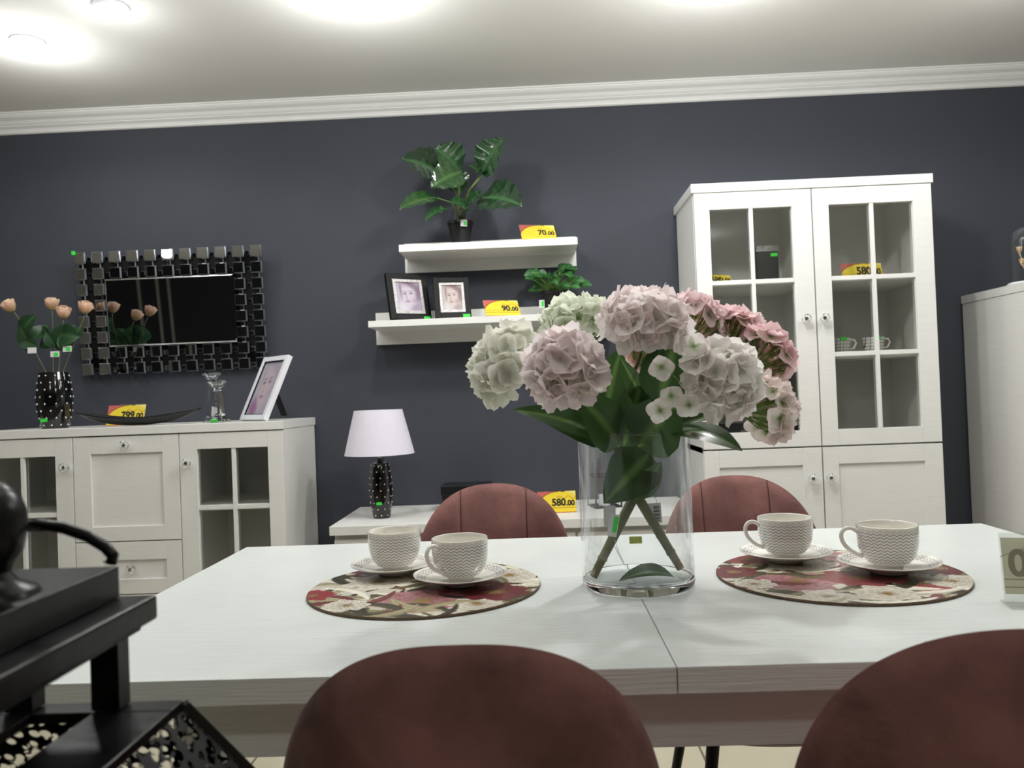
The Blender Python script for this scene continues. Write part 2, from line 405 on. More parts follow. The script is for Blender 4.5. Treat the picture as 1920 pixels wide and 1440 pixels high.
# ------------------------------------------------------------------ sideboard
def sideboard():
    ox, oy = -1.5, WY - .003
    t = thing('sideboard', 'white sideboard with glass doors under the tiled mirror', 'sideboard', (ox, oy, 0))
    X0, X1, Y0, Y1, T = -2.078 - ox, -.923 - ox, 2.888 - oy, 0, .989
    mb = MB()
    for a in (X0, X1 - .018): mb.box(a, a + .018, Y0, Y1, 0, T)
    for a in (-1.704 - ox, -1.312 - ox): mb.box(a, a + .016, Y0 + .002, Y1 - .01, .07, T)
    mb.box(X0, X1, Y1 - .01, Y1, 0, T); mb.box(X0, X1, Y0 + .004, Y1, .06, .08); mb.box(X0, X1, Y0 + .02, Y0 + .036, 0, .06)
    mb.build('carcass', 'wood', t, bevel=.0008)
    BX(X0 - .01, -.9205 - ox, 2.866 - oy, Y1, T + .0005, 1.02).build('top_board', 'wood', t, bevel=.0015)
    for z in (.716, .405):
        BX(X1 - .36, X1 - .018, Y0 + .02, Y1 - .01, z - .016, z).build('shelf', 'wood', t)
        BX(X0 + .018, X0 + .374, Y0 + .02, Y1 - .01, z - .016, z).build('shelf', 'wood', t)
    y = 2.87 - oy
    dr = glass_door(-1.3025 - ox, X1, .075, .985, y, -1.240 - ox, -.979 - ox, .13, .928, [-1.106 - ox], [.715, .42], t)
    dl = glass_door(X0, -1.6985 - ox, .075, .985, y, -2.02 - ox, -1.763 - ox, .13, .920, [-1.887 - ox], [.706, .42], t)
    dc = panel_door('flap_door', -1.6955 - ox, -1.3055 - ox, .6045, .985, y, -1.631 - ox, -1.367 - ox, .658, .923, t)
    dw = panel_door('drawer', -1.6955 - ox, -1.3055 - ox, .412, .6005, y, -1.60 - ox, -1.363 - ox, .466, .535, t)
    d2 = panel_door('drawer', -1.6955 - ox, -1.3055 - ox, .075, .408, y, -1.63 - ox, -1.367 - ox, .14, .345, t)
    knob(-1.272 - ox, y, .88, dr); knob(-1.721 - ox, y, .88, dl); knob(-1.497 - ox, y, .953, dc); knob(-1.488 - ox, y, .503, dw); knob(-1.49 - ox, y, .24, d2)
sideboard()

# ------------------------------------------------------------------ low television stand
def tv_stand():
    ox, oy = -.1, WY - .003
    t = thing('low_cabinet', 'long low white cabinet under the floating shelves', 'cabinet', (ox, oy, 0))
    BX(-.746 - ox, .56 - ox, 2.80 - oy, 0, .610, .642).build('top_board', 'wood', t, bevel=.0015)
    BX(-.735 - ox, .55 - ox, 2.835 - oy, 0, .0, .6095).build('carcass', 'wood', t)
    for a, b in ((-.735, -.31), (-.305, .12), (.125, .55)):
        BX(a + .002 - ox, b - .002 - ox, 2.815 - oy, 2.834 - oy, .06, .592).build('drawer_front', 'wood', t, bevel=.001)
tv_stand()

# ------------------------------------------------------------------ dresser at the right edge
def dresser():
    t = thing('tall_dresser', 'white side of a tall dresser cut by the right edge', 'dresser', (1.99, 2.75, 0))
    BX(-.253, .25, -.5, .54, 0, 1.38).build('carcass', 'wood', t, bevel=.001)
    BX(-.255, .25, -.5, .545, 1.3815, 1.413).build('top_board', 'wood', t, bevel=.001)
dresser()

# ------------------------------------------------------------------ wall shelves (board with a back panel that hangs below it)
def wall_shelf(x0, x1, zt, th, px0, px1, pz0, pz1, label):
    cx = (x0 + x1) / 2
    t = thing('floating_shelf', label, 'shelf', (cx, WY, zt))
    BX(x0 - cx, x1 - cx, 3.08 - WY, -.0195, -th, 0).build('shelf_board', 'wood', t, bevel=.001)
    BX(px0 - cx, px1 - cx, -.019, -.0005, pz0 - zt, pz1 - zt).build('back_panel', 'wood', t, bevel=.001)
wall_shelf(-.511, .181, 1.680, .028, -.521, .185, 1.601, 1.722, 'upper short white floating shelf holding the big plant')
wall_shelf(-.641, .315, 1.389, .025, -.651, .310, 1.309, 1.441, 'lower long white floating shelf holding two picture frames')

# ------------------------------------------------------------------ dining table
def dining_table():
    ox, oy = .15, 1.365
    t = thing('dining_table', 'long white wood-grain dining table set with cups and placemats', 'table', (ox, oy, 0))
    L0, L1, Y0, Y1 = -.668 - ox, .968 - ox, .932 - oy, 1.795 - oy
    BX(L0, -.0007, Y0, Y1, .7285, .76).build('table_leaf', 'table', t, bevel=.001)
    BX(.0007, L1, Y0, Y1, .7285, .76).build('table_leaf', 'table', t, bevel=.001)
    mb = MB()
    mb.box(-.425 - ox, .725 - ox, 1.0 - oy, 1.02 - oy, .638, .728); mb.box(-.425 - ox, .725 - ox, 1.70 - oy, 1.72 - oy, .638, .728)
    mb.box(-.425 - ox, -.405 - ox, 1.02 - oy, 1.70 - oy, .638, .728); mb.box(.705 - ox, .725 - ox, 1.02 - oy, 1.70 - oy, .638, .728)
    mb.build('apron', 'table', t, bevel=.0008)
    for sx in (-.487, .707):
        for sy in (1.03, 1.61): BX(sx - ox + (.0 if sx < 0 else .02), sx + .06 - ox + (.0 if sx < 0 else .02), sy - oy, sy + .08 - oy, 0, .728).build('leg', 'table', t, bevel=.001)
    MB().lathe([(0, 0), (.006, 0), (.006, .008), (0, .008)], 12, (-.018, .99 - oy, .719)).build('bolt', 'black_metal', t)
dining_table()

# ------------------------------------------------------------------ velvet chairs
def make_chair():
    t = thing('dining_chair', '', 'chair')
    # origin: floor under the top of the backrest, chair faces -y (rotate for the other side)
    A, B, ZC, E = .185, .234, .636, 2.45
    def backshape(front):
        def fn(u, v):
            # square to superellipse
            a = 2 * u - 1; b = 2 * v - 1
            r = max(abs(a), abs(b))
            if r < 1e-6: X = Z = 0
            else:
                ang = math.atan2(b, a); k = (abs(cos(ang)) ** E + abs(sin(ang)) ** E) ** (-1 / E)
                X, Z = r * k * cos(ang), r * k * sin(ang)
            rim = (max(0, 1 - r ** 3.2)) ** .5
            x = A * X; z = ZC + B * Z
            wrap = 1.75 * x * x + .09 * (abs(X) ** 4) * max(0, -Z)
            lean = -.10 * (z - .86)
            yc = -wrap - lean
            th = .024 * rim
            if front:
                g = sum(.0042 * math.exp(-((x - sx) / .0032) ** 2) for sx in (-.078, .078)) * min(1, rim * 1.5)
                return (x, yc - th + g, z)
            g = .0025 * math.exp(-((r - .93) / .012) ** 2)
            return (x, yc + th * .9 - g, z)
        return fn
    mb = MB(); mb.grid(backshape(True), 110, 44)
    mb2 = MB(); mb2.grid(backshape(False), 56, 44)
    mb.f = [f[::-1] for f in mb.f]
    mb.add(mb2.v, mb2.f)
    mb.build('backrest', 'velvet', t, smooth=True)
    for sx in (-.078, .078):
        pts = []
        for k in range(24):
            z = .49 + (.8565 - .49) * k / 23; X, Z = abs(sx) / A, (z - ZC) / B
            r = (X ** E + abs(Z) ** E) ** (1 / E); rim = (max(0, 1 - r ** 3.2)) ** .5
            pts.append((sx, -1.75 * sx * sx + .10 * (z - .86) - .024 * rim + .0042 * min(1, rim * 1.5) - .0002, z))
        MB().tube(pts, .0011, 6).build('seam_piping', 'velvet_seam', t, smooth=True)
    def seat(u, v, top):
        a = 2 * pi * u; r = v; k = (abs(cos(a)) ** 2.8 + abs(sin(a)) ** 2.8) ** (-1 / 2.8)
        return (.215 * r * k * cos(a), -.235 + .21 * r * k * sin(a), (.445 if top else .425) + (.03 if top else -.022) * max(0, 1 - r ** 4) ** .5)
    mb = MB().grid(lambda u, v: seat(u, v, True), 48, 10).grid(lambda u, v: seat(u, v, False), 48, 10)
    rimv = [seat(k / 48, 1, True) for k in range(49)] + [seat(k / 48, 1, False) for k in range(49)]
    mb.add(rimv, [(k, k + 1, 50 + k, 49 + k) for k in range(48)])
    mb.build('seat', 'velvet', t, smooth=True)
    for sx in (-1, 1):
        for fy, by in ((-.36, -.43), (-.12, -.03)):
            MB().tube([(sx * .14, fy, .418), (sx * .205, by, 0)], [.013, .008], 12).build('leg', 'black_metal', t, smooth='auto')
    return t
def copy_tree(o, parent=None):
    c = o.copy(); COL.objects.link(c)
    if parent: c.parent = parent
    for ch in list(o.children): copy_tree(ch, c)
    return c
ch0 = make_chair()
chairs = [((-.112, 1.925, 0), 0, 'pink velvet chair across the table, in front of the black box'),
          ((.458, 1.925, 0), 0, 'pink velvet chair across the table, in front of the display cabinet'),
          ((-.076, .682, 0), pi, 'pink velvet chair seen from behind at the near table edge, left one'),
          ((.402, .682, 0), pi, 'pink velvet chair seen from behind, cut by the bottom right corner')]
for i, (p, rz, lab) in enumerate(chairs):
    c = ch0 if i == 0 else copy_tree(ch0)
    c.location = p; c.rotation_euler = (0, 0, rz); tag(c, lab, 'chair', 'velvet dining chairs around the table')

# ------------------------------------------------------------------ leaf / petal builders
def lerp3(a, b, t): return tuple(a[i] + (b[i] - a[i]) * t for i in range(3))
def leaf(mb, base, tip, width, nrm=(0, -1, .3), bend=.12, fold=.15, nu=12, nv=8, dark=(38, 66, 34), light=(84, 112, 58), shape=.8, wav=0, ser=0, sq=1.0):
    base, tip = Vector(base), Vector(tip); d = tip - base; L = d.length; d.normalize()
    n = Vector(nrm); n = (n - d * n.dot(d)).normalized(); s = d.cross(n)
    dk, lt = s2l(dark), s2l(light)
    def fn(u, v):
        w = (sin(pi * min(1, u) ** shape)) ** .75 * width / 2 * sq if 0 < u < 1 else 0
        w = max(w, 0.0003)
        b = 2 * v - 1
        rip = wav * sin(u * 26 + abs(b) * 3) * abs(b) * width
        if ser: w *= 1 + ser * (abs((u * 18) % 1 - .5) - .25)
        return base + d * (u * L) + s * (b * w) + n * (bend * L * (4 * u * (1 - u)) * 1.0 - 0 - fold * abs(b) * -1 * w - bend * L * .6 * u * u * 0 + rip)
    def cf(u, v):
        b = abs(2 * v - 1)
        vein = max(0, 1 - b * 9) + .35 * max(0, 1 - abs(((u * 7 - b * 1.6) % 1) - .5) * 12)
        return lerp3(dk, lt, min(1, vein + .12))
    mb.grid(fn, nu, nv, cf)
def rnd(a, b): return random.uniform(a, b)

# ------------------------------------------------------------------ glass vase
VX, VY, VR, VH = .156, 1.325, .0915, .252
def vase():
    t = thing('glass_vase', 'large clear glass cylinder vase holding the hydrangeas', 'vase', (VX, VY, .7605))
    mb = MB(); n = 96
    prof = [(VR, .014), (VR, VH - .002), (VR - .0012, VH), (VR - .0035, VH), (VR - .0047, VH - .002), (VR - .0047, .0185)]
    vs = []; fs = []
    for r, z in prof:
        for k in range(n): vs.append((r * cos(2 * pi * k / n), r * sin(2 * pi * k / n), z))
    for i in range(len(prof) - 1):
        for k in range(n): fs.append((i * n + k, i * n + (k + 1) % n, (i + 1) * n + (k + 1) % n, (i + 1) * n + k))
    mb.add(vs, fs); mb.build('wall', 'vaseglass', t, smooth='auto')
    MB().tube([((VR - .0023) * cos(2 * pi * k / 64), (VR - .0023) * sin(2 * pi * k / 64), VH) for k in range(64)], .0022, 8, closed=True).build('rim', 'crystal', t, smooth=True)
    MB().lathe([(0, 0), (VR - .006, 0), (VR - .001, .004), (VR, .0138), (VR - .005, .0165), (VR - .014, .0125), (.03, .0095), (0, .009)], 96).build('base', 'glassbase', t, smooth=True)
    o = BX(-.011, .011, -.0006, .0006, 0, .0125).build('price_sticker', mat('yellow_green_sticker', (205, 215, 110), noise=.2, nscale=200, rough=.6), t)
    o.location = (.008, VR - .0055, .052)
vase()

# ------------------------------------------------------------------ hydrangea bouquets
def petal(mb, o, d, n, L, wd, cup, c0, c1, c2):
    """petal from o along d, normal n"""
    s = d.cross(n)
    def fn(u, v):
        b = 2 * v - 1; w = wd * (sin(pi * (u * .90 + .04) ** .85)) ** .6
        return o + d * (u * L) + s * (b * w) + n * (cup * L * (u * u * .9 - .25 * u) + .16 * L * abs(b) * abs(b) * u)
    def cf(u, v):
        if u < .3: return lerp3(c0, c1, (u / .3) ** .8)
        return lerp3(c1, c2, ((u - .3) / .7) ** 2)
    mb.grid(fn, 4, 4, cf)
def head(parent, c, r, axis, white, pink, cover=-.25, nfl=38, seed=0):
    rg = random.Random(seed); axis = Vector(axis).normalized(); c = Vector(c)
    mb = MB(); st = MB(); base = c - axis * r * .75
    g = (1 + 5 ** .5) / 2
    q = axis.to_track_quat('Z', 'Y')
    N = nfl
    for i in range(N):
        z = 1 - (i + .5) / N * (1 - cover); ph = 2 * pi * i / g + rg.uniform(-.2, .2); z += rg.uniform(-.04, .04); z = max(-1, min(1, z))
        rad = sqrt(max(0, 1 - z * z)); n = q @ Vector((rad * cos(ph), rad * sin(ph), z))
        rr = r * rg.uniform(.80, 1.0); p = c + n * rr * .80 - axis * (axis.dot(n) * rr * .80 * .26)
        n2 = (n + Vector((rg.uniform(-.25, .25), rg.uniform(-.25, .25), rg.uniform(-.25, .25)))).normalized()
        t0 = n2.orthogonal().normalized(); t1 = n2.cross(t0); a0 = rg.uniform(0, pi / 2)
        k = rg.random(); c1 = lerp3(s2l(white), s2l(pink), k * .55); c2 = lerp3(s2l(white), s2l(pink), .35 + .65 * k)
        c0 = s2l((138, 178, 78))
        L = r * rg.uniform(.36, .50)
        for j in range(4):
            a = a0 + j * pi / 2 + rg.uniform(-.15, .15); tl = rg.uniform(.1, .55)
            d = (t0 * cos(a) + t1 * sin(a)) * cos(tl) + n2 * sin(tl); nn = n2 * cos(tl) - (t0 * cos(a) + t1 * sin(a)) * sin(tl)
            petal(mb, p, d.normalized(), nn.normalized(), L, L * .55, rg.uniform(-.25, .35), c0, c1, c2)
        mid = base.lerp(p, .55) + n * r * .1
        st.tube([base, mid, p], .0011, 4)
    h = mb.build('flower_head', 'petal', parent, smooth=True, col=True)
    st.build('flower_stalks', 'stemlight', h, smooth=True)
NODE = at(1192, 925, Y=1.325)
def bouquet(label, foot, topn, heads, leaves, tagf):
    o = Vector(foot)
    t = thing('hydrangea_bouquet', label, 'flowers', (0, 0, 0))
    mb = MB()
    d = (NODE - o)
    pts = [o, o + d * .3, o + d * .6, NODE, topn]
    mb.tube(pts, [.0065, .0075, .0082, .0085, .006], 12)
    for k, f in enumerate((.22, .45, .66)):
        p = o + d * f; mb.tube([p - d * .012, p + d * .018], [.0085, .0078], 12)
    mb.build('stem_bundle', 'stem', t, smooth='auto')
    for i, (px, py, Y, rpx, wh, pk, cov, axw) in enumerate(heads):
        c = at(px, py, Y=Y); r = rpx * Y / 1500
        ax = (c - Vector((VX, VY, .93))).normalized(); ax = (ax * (1 - 0) + Vector(axw)).normalized()
        sb = c - ax * r * .75
        m1 = Vector(topn).lerp(sb, .55) + Vector((0, 0, .012))
        MB().tube([NODE.lerp(Vector(topn), .4), topn, m1, sb], [.0036, .0033, .003, .0028], 8).build('flower_stem', 'stem', t, smooth=True)
        head(t, c, r, ax, wh, pk, cov, seed=i + int(px))
    for (bp, tp, Yb, Yt, wpx, nr, bd, fo, gl, kk) in leaves:
        lm = MB(); b, e = at(*bp, Y=Yb), at(*tp, Y=Yt)
        leaf(lm, b, e, wpx * (Yb + Yt) / 2 / 1500, nr, bd, fo, 14, 8, (38, 66, 34) if gl else (54, 84, 44), (92, 124, 66) if gl else (112, 146, 78), shape=kk, ser=.12)
        lm.build('leaf', 'leafgloss' if gl == 2 else 'leaf', t, smooth=True, col=True)
    return t
WHT, GRN, PNK, ROS = (253, 252, 247), (243, 246, 233), (253, 242, 240), (254, 231, 232)
topL, topR = at(1150, 832, Y=1.31), at(1228, 832, Y=1.32)
B1 = bouquet('bunch of white and pale pink hydrangeas leaning left in glass vase', at(1276, 1066, Y=1.335), topL,
    [(948, 685, 1.27, 80, WHT, (240, 240, 226), -.1, (-.5, -.2, .0)), (1060, 692, 1.15, 82, (253, 246, 245), (250, 236, 238), -.05, (-.1, -.9, -.1)),
     (1082, 612, 1.36, 72, (240, 244, 228), GRN, -.2, (0, .0, .4)), (1206, 606, 1.20, 84, (253, 248, 247), (250, 236, 236), -.15, (.0, -.4, .5))],
    [((1128, 806), (1165, 652), 1.30, 1.27, 74, (-.4, -1, .1), .04, .25, 0, .9), ((1158, 835), (1078, 738), 1.29, 1.22, 92, (.1, -1, .35), .10, .2, 0, .8),
     ((1142, 828), (960, 768), 1.28, 1.20, 58, (.3, -1, .75), .08, .2, 0, .75), ((1140, 835), (1010, 785), 1.30, 1.26, 54, (.3, -1, .6), .08, .2, 1, .75),
     ((1218, 850), (1132, 944), 1.31, 1.27, 100, (-.1, -1, .1), .06, .12, 1, .62), ((1168, 838), (1202, 716), 1.29, 1.25, 90, (.1, -1, .2), .05, .15, 0, .8)], None)
B2 = bouquet('bunch of pink and white hydrangeas leaning right in glass vase', at(1112, 1082, Y=1.305), topR,
    [(1302, 604, 1.42, 62, (246, 226, 228), ROS, -.2, (.1, .4, .5)), (1378, 628, 1.44, 58, (248, 224, 226), ROS, .05, (.3, .6, .5)),
     (1430, 668, 1.40, 62, (246, 222, 222), (252, 222, 226), .05, (.6, .5, .3)), (1350, 712, 1.15, 80, (254, 253, 250), (252, 244, 241), -.1, (.1, -.9, .0)),
     (1436, 768, 1.30, 66, (252, 246, 240), (248, 228, 228), -.05, (.9, .3, -.3)), (1215, 662, 1.46, 44, (246, 226, 220), (240, 200, 196), 0, (0, .8, .2))],
    [((1236, 752), (1270, 614), 1.22, 1.20, 106, (.1, -1, .1), .04, .2, 1, .72), ((1218, 770), (1162, 668), 1.29, 1.22, 40, (-.3, -1, .3), .06, .3, 0, .8),
     ((1196, 838), (1276, 742), 1.29, 1.22, 116, (.1, -1, .35), .10, .15, 0, .75), ((1258, 812), (1392, 846), 1.24, 1.15, 62, (.15, -.8, .8), .12, .15, 2, .85),
     ((1192, 935), (1240, 866), 1.31, 1.29, 46, (.2, -1, .1), .04, .1, 0, .8), ((1238, 828), (1330, 780), 1.30, 1.22, 60, (0, -.8, .6), .08, .2, 1, .8),
     ((1262, 1080), (1168, 1090), 1.32, 1.30, 1, (0, -.5, 1), .05, .1, 0, .8)][:6], None)
# small buds and tags
lm = MB(); p = at(1232, 735, Y=1.24)
for k in range(5):
    a = k * 2 * pi / 5; petal(lm, p + Vector((0, 0, -.008)), Vector((.35 * cos(a), .35 * sin(a), 1)).normalized(), Vector((cos(a), sin(a), -.3)).normalized(), .02, .008, -.2, s2l((200, 210, 150)), s2l(PNK), s2l(ROS))
lm.build('bud', 'petal', B2, smooth=True, col=True)
MB().tube([p + Vector((0, 0, -.008)), at(1222, 790, Y=1.28), topR], .0012, 6).build('bud_stem', 'stemlight', B2)
# scattered single florets hanging off the front white head
lm = MB()
for (px, py, Y) in ((1240, 688, 1.12), (1238, 770, 1.13), (1292, 760, 1.12), (1258, 742, 1.14), (1300, 650, 1.13)):
    c = at(px, py, Y=Y); n = Vector((rnd(-.4, .4), -1, rnd(-.3, .3))).normalized(); t0 = n.orthogonal().normalized(); t1 = n.cross(t0); a0 = rnd(0, 1.5)
    for j in range(4):
        a = a0 + j * pi / 2; d = (t0 * cos(a) + t1 * sin(a)) * .92 + n * .38
        petal(lm, c, d.normalized(), (n * .92 - (t0 * cos(a) + t1 * sin(a)) * .38).normalized(), .0215, .0115, .2, s2l((150, 184, 96)), s2l(WHT), s2l((236, 222, 222)))
lm.build('loose_florets', 'petal', B2, smooth=True, col=True)
lm = MB(); base = at(1318, 760, Y=1.17)
for (px, py, Y) in ((1240, 688, 1.12), (1238, 770, 1.13), (1292, 760, 1.12), (1258, 742, 1.14), (1300, 650, 1.13)): lm.tube([base, at(px, py, Y=Y) + Vector((.006, .008, 0))], .0009, 5)
lm.build('loose_floret_stalks', 'stemlight', B2)
lm = MB(); leaf(lm, at(1262, 1080, Z=.776), at(1160, 1090, Z=.777), .05, (0, -.25, 1), .10, .25, 14, 8, (40, 66, 34), (96, 128, 66), shape=.55, ser=.1)
tag(lm.build('fallen_leaf', 'leaf', None, smooth=True, col=True), 'loose green leaf lying on the bottom of the glass vase', 'leaf')
def hang_tag(parent, name, px, py, Y, w, h, rz, ry, green, lines):
    c = at(px, py, Y=Y); e = bpy.data.objects.new('x', None)
    mb = MB(); mb.box(-w / 2, w / 2, -.0004, .0004, -h / 2, h / 2)
    o = mb.build(name, 'tag', parent); o.location = c; o.rotation_euler = (0, ry, rz)
    bpy.data.objects.remove(e)
    if lines:
        mb = MB()
        for k in range(9): mb.box(-w * .1, w * .38, -.0009, -.0005, -h * .4 + k * h * .09, -h * .4 + k * h * .09 + h * (.03 + .03 * (k % 2)))
        mb.build('barcode', 'ink', o)
    if green: BX(-w * .05, w * .42, -.0012, -.0006, -h * .3, h * .4).build('green_mark', 'green', o)
    return o
hang_tag(B2, 'price_tag', 1150, 985, 1.285, .0155, .036, 0, .2, True, False)
hang_tag(B2, 'paper_label', 1143, 968, 1.292, .019, .034, 0, .03, False, False)
hang_tag(B1, 'price_tag', 1228, 962, 1.35, .022, .034, .1, -.04, False, True)
MB().tube([at(1200, 930, Y=1.32), at(1215, 925, Y=1.34), at(1230, 935, Y=1.35), at(1232, 945, Y=1.35)], .0006, 5).build('tag_string', 'tag', B1)
MB().tube([at(1152, 1010, Y=1.29), at(1160, 1035, Y=1.29), at(1175, 1066, Y=1.30)], .0004, 5).build('tag_string', 'tag', B2)

# ------------------------------------------------------------------ placemats
def placemat_print(seed, flowers):
    rg = random.Random(seed)
    def paint(x, y):
        n = x.size; c = np.zeros((n, 3)); c[:] = s2l((206, 200, 184))
        def mixin(m, col): c[m] = c[m] * 0 + col if np.ndim(col) == 1 else col[m]
        def leafy(count):
          for k in range(count):
            cx, cy = rg.uniform(-1, 1), rg.uniform(-1, 1); a = rg.uniform(-1.2, 1.2) + (pi if rg.random() < .5 else 0); L = rg.uniform(.16, .40); w = L * rg.uniform(.10, .26)
            u = (x - cx) * cos(a) + (y - cy) * sin(a); v = -(x - cx) * sin(a) + (y - cy) * cos(a)
            v = v - .35 * u * u / L; m = (u / L) ** 2 + (v / w) ** 2 < 1
            base = s2l(rg.choice([(96, 92, 62), (62, 62, 44), (128, 122, 88), (50, 44, 36), (156, 148, 116), (112, 52, 56), (78, 74, 52), (226, 220, 202), (222, 214, 194)]))
            t = np.clip((v / w + 1) / 2, 0, 1)[:, None]; col = np.array(base) * (.7 + .6 * t)
            rib = (np.abs(v) < w * .07)[:, None]; col = np.where(rib, np.array(base) * 1.7, col)
            c[m] = col[m]
        leafy(130)
        for pas in (0, 1):
          if pas == 1: leafy(46)
          for (cx, cy, Rr, dk, lt, ph) in (flowers[::2] if pas == 0 else flowers[1::2]):
            dk, lt = np.array(s2l(dk)), np.array(s2l(lt)); dx, dy = x - cx, y - cy; r = np.hypot(dx, dy); th = np.arctan2(dy, dx)
            for li, f in enumerate((1, .86, .72, .58, .44, .3)):
                npet = 7 - li // 2; rr = Rr * .92 * f * (.66 + .3 * np.abs(np.cos(npet * (th + ph + li * .5) / 2)) ** .7 + .05 * np.sin(th * 13 + li + ph * 9) + .07 * np.sin(th * 5 + ph * 20))
                m = r < rr; t = np.clip(r / rr, 0, 1) ** 2; streak = .09 * np.sin(th * 60 + li * 2)
                col = dk + (lt - dk) * np.clip(t + streak, 0, 1)[:, None]; edge = (t > .93)[:, None]; col = np.where(edge, lt * 1.12, col)
                c[m] = col[m]
            m = r < Rr * .14; c[m] = s2l((140, 116, 64))
            m = (r < Rr * .26) & (np.sin(th * 22) > .4) & (r > Rr * .1); c[m] = s2l((150, 122, 84))
        return np.clip(c, 0, 1)
    return paint
RED, DRED, PK, LPK, CR, LCR = (110, 42, 48), (60, 22, 26), (98, 42, 50), (176, 124, 128), (120, 112, 88), (222, 216, 202)
def placemat(cx, cy, rad, label, seed, flowers, rot=0):
    t = thing('placemat', label, 'placemat', (cx, cy, .7602), (0, 0, rot), group='round floral placemats')
    nr, na = 110, 330; rs = np.linspace(0, 1, nr + 1)[1:]; an = np.arange(na) * 2 * pi / na
    X = np.concatenate([[0], (rs[:, None] * np.cos(an)).ravel()]); Y = np.concatenate([[0], (rs[:, None] * np.sin(an)).ravel()])
    col = placemat_print(seed, flowers)(X, Y)
    mb = MB(); vs = [(X[i] * rad, Y[i] * rad, .0045) for i in range(X.size)]
    fs = [(0, 1 + k, 1 + (k + 1) % na) for k in range(na)]
    for i in range(nr - 1):
        for k in range(na):
            a = 1 + i * na + k; b = 1 + i * na + (k + 1) % na; fs.append((a, a + na, b + na, b))
    mb.add(vs, fs, [tuple(c) for c in col]); mb.build('printed_top', 'mat', t, col=True)
    MB().lathe([(0, 0), (rad - .001, 0), (rad + .0008, .0012), (rad + .0008, .0036), (rad + .0002, .0044)], 128).build('base_board', 'matedge', t, smooth='auto')
placemat(-.2, 1.352, .194, 'round placemat with pink peony print, left side of table', 3,
    [(.05, -.52, .46, PK, LPK, .2), (.62, -.30, .34, DRED, RED, .4), (.30, .02, .38, DRED, (150, 60, 66), .9), (-.92, -.25, .22, DRED, (160, 60, 66), 0), (.72, .30, .34, CR, LCR, .7),
     (-.45, .2, .33, CR, LCR, .1), (.5, -.66, .26, CR, LCR, .3), (-.55, .72, .3, RED, (136, 70, 72), .6), (.35, .75, .3, DRED, RED, 1.1), (-.55, -.6, .22, CR, LCR, .8)])
placemat(.49, 1.352, .196, 'round placemat with red peony print, right side of table', 9,
    [(-.42, -.25, .40, PK, LPK, .1), (.10, -.20, .36, RED, (136, 70, 74), .5), (-.85, .15, .26, DRED, RED, .3), (.10, -.72, .28, CR, LCR, .9), (.50, -.45, .28, DRED, (170, 70, 74), .2),
     (.86, .05, .30, DRED, RED, .7), (.75, -.4, .26, CR, LCR, .4), (-.2, .35, .36, CR, LCR, .1), (.3, .5, .4, PK, LPK, .9), (-.6, .65, .25, RED, (136, 70, 72), 0), (-.35, -.75, .24, CR, LCR, .5), (-.78, -.3, .2, CR, LCR, .2)])

# ------------------------------------------------------------------ cups and saucers
def cup_profile():
    o = [(.0, 0), (.021, 0), (.0225, .003), (.0215, .006), (.0325, .011), (.0412, .021), (.0455, .034), (.0474, .048), (.0478, .062), (.0476, .072)]
    i = [(.0460, .0725), (.0452, .0715), (.0455, .060), (.0450, .048), (.0430, .034), (.0385, .022), (.026, .012), (.012, .0085), (0, .008)]
    return o, i
def make_cup():
    t = thing('teacup', '', 'cup')
    o, i = cup_profile()
    MB().lathe(o, 56, caps=False).build('bowl', 'cup', t, smooth=True)
    MB().lathe([(.0470, .072)] + i, 56, caps=False).build('inside', 'porcelain', t, smooth=True)
    key = [(-.046, .060), (-.056, .0665), (-.0665, .0655), (-.0725, .0575), (-.0715, .046), (-.0645, .035), (-.054, .0265), (-.0405, .0195)]
    pts = []
    for k in range(len(key) - 1):
        p0, p1, p2, p3 = key[max(k - 1, 0)], key[k], key[k + 1], key[min(k + 2, len(key) - 1)]
        for q in range(4):
            u = q / 4; f = lambda a, b, c, d: .5 * (2 * b + (c - a) * u + (2 * a - 5 * b + 4 * c - d) * u * u + (3 * b - a - 3 * c + d) * u ** 3)
            pts.append((f(p0[0], p1[0], p2[0], p3[0]), 0, f(p0[1], p1[1], p2[1], p3[1])))
    pts.append((key[-1][0], 0, key[-1][1]))
    MB().tube(pts, .0034, 10).build('handle', 'porcelain', t, smooth=True)
    return t
def make_saucer():
    pr = [(0, .001), (.026, .001), (.028, 0), (.030, .001), (.031, .004), (.050, .008), (.066, .0135), (.0795, .019), (.0800, .0202), (.0790, .0205), (.066, .0158), (.050, .0105), (.030, .0068), (.0, .0062)]
    return MB().lathe(pr, 64).build('saucer', 'saucer', None, smooth='auto')
cup0, sau0 = make_cup(), make_saucer()
cups = [(-.268, 1.452, R(-58), 'left placemat, the one farther back', 'back'), (-.139, 1.352, R(48), 'left placemat, the one nearer the vase', 'front'),
        (.436, 1.452, R(6), 'right placemat, the one nearer the vase', 'l'), (.571, 1.345, R(-6), 'right placemat, the one near the sign holder', 'r')]
for i, (x, y, rz, w, k) in enumerate(cups):
    s = sau0 if i == 0 else sau0.copy()
    if i: COL.objects.link(s)
    s.location = (x, y, .765); tag(s, 'white saucer with wavy grey rim on ' + w, 'saucer', 'wavy striped saucers')
    c = cup0 if i == 0 else copy_tree(cup0)
    c.location = (x, y, .7714); c.rotation_euler = (0, 0, rz); tag(c, 'white teacup with wavy grey stripes on ' + w, 'cup', 'wavy striped teacups')

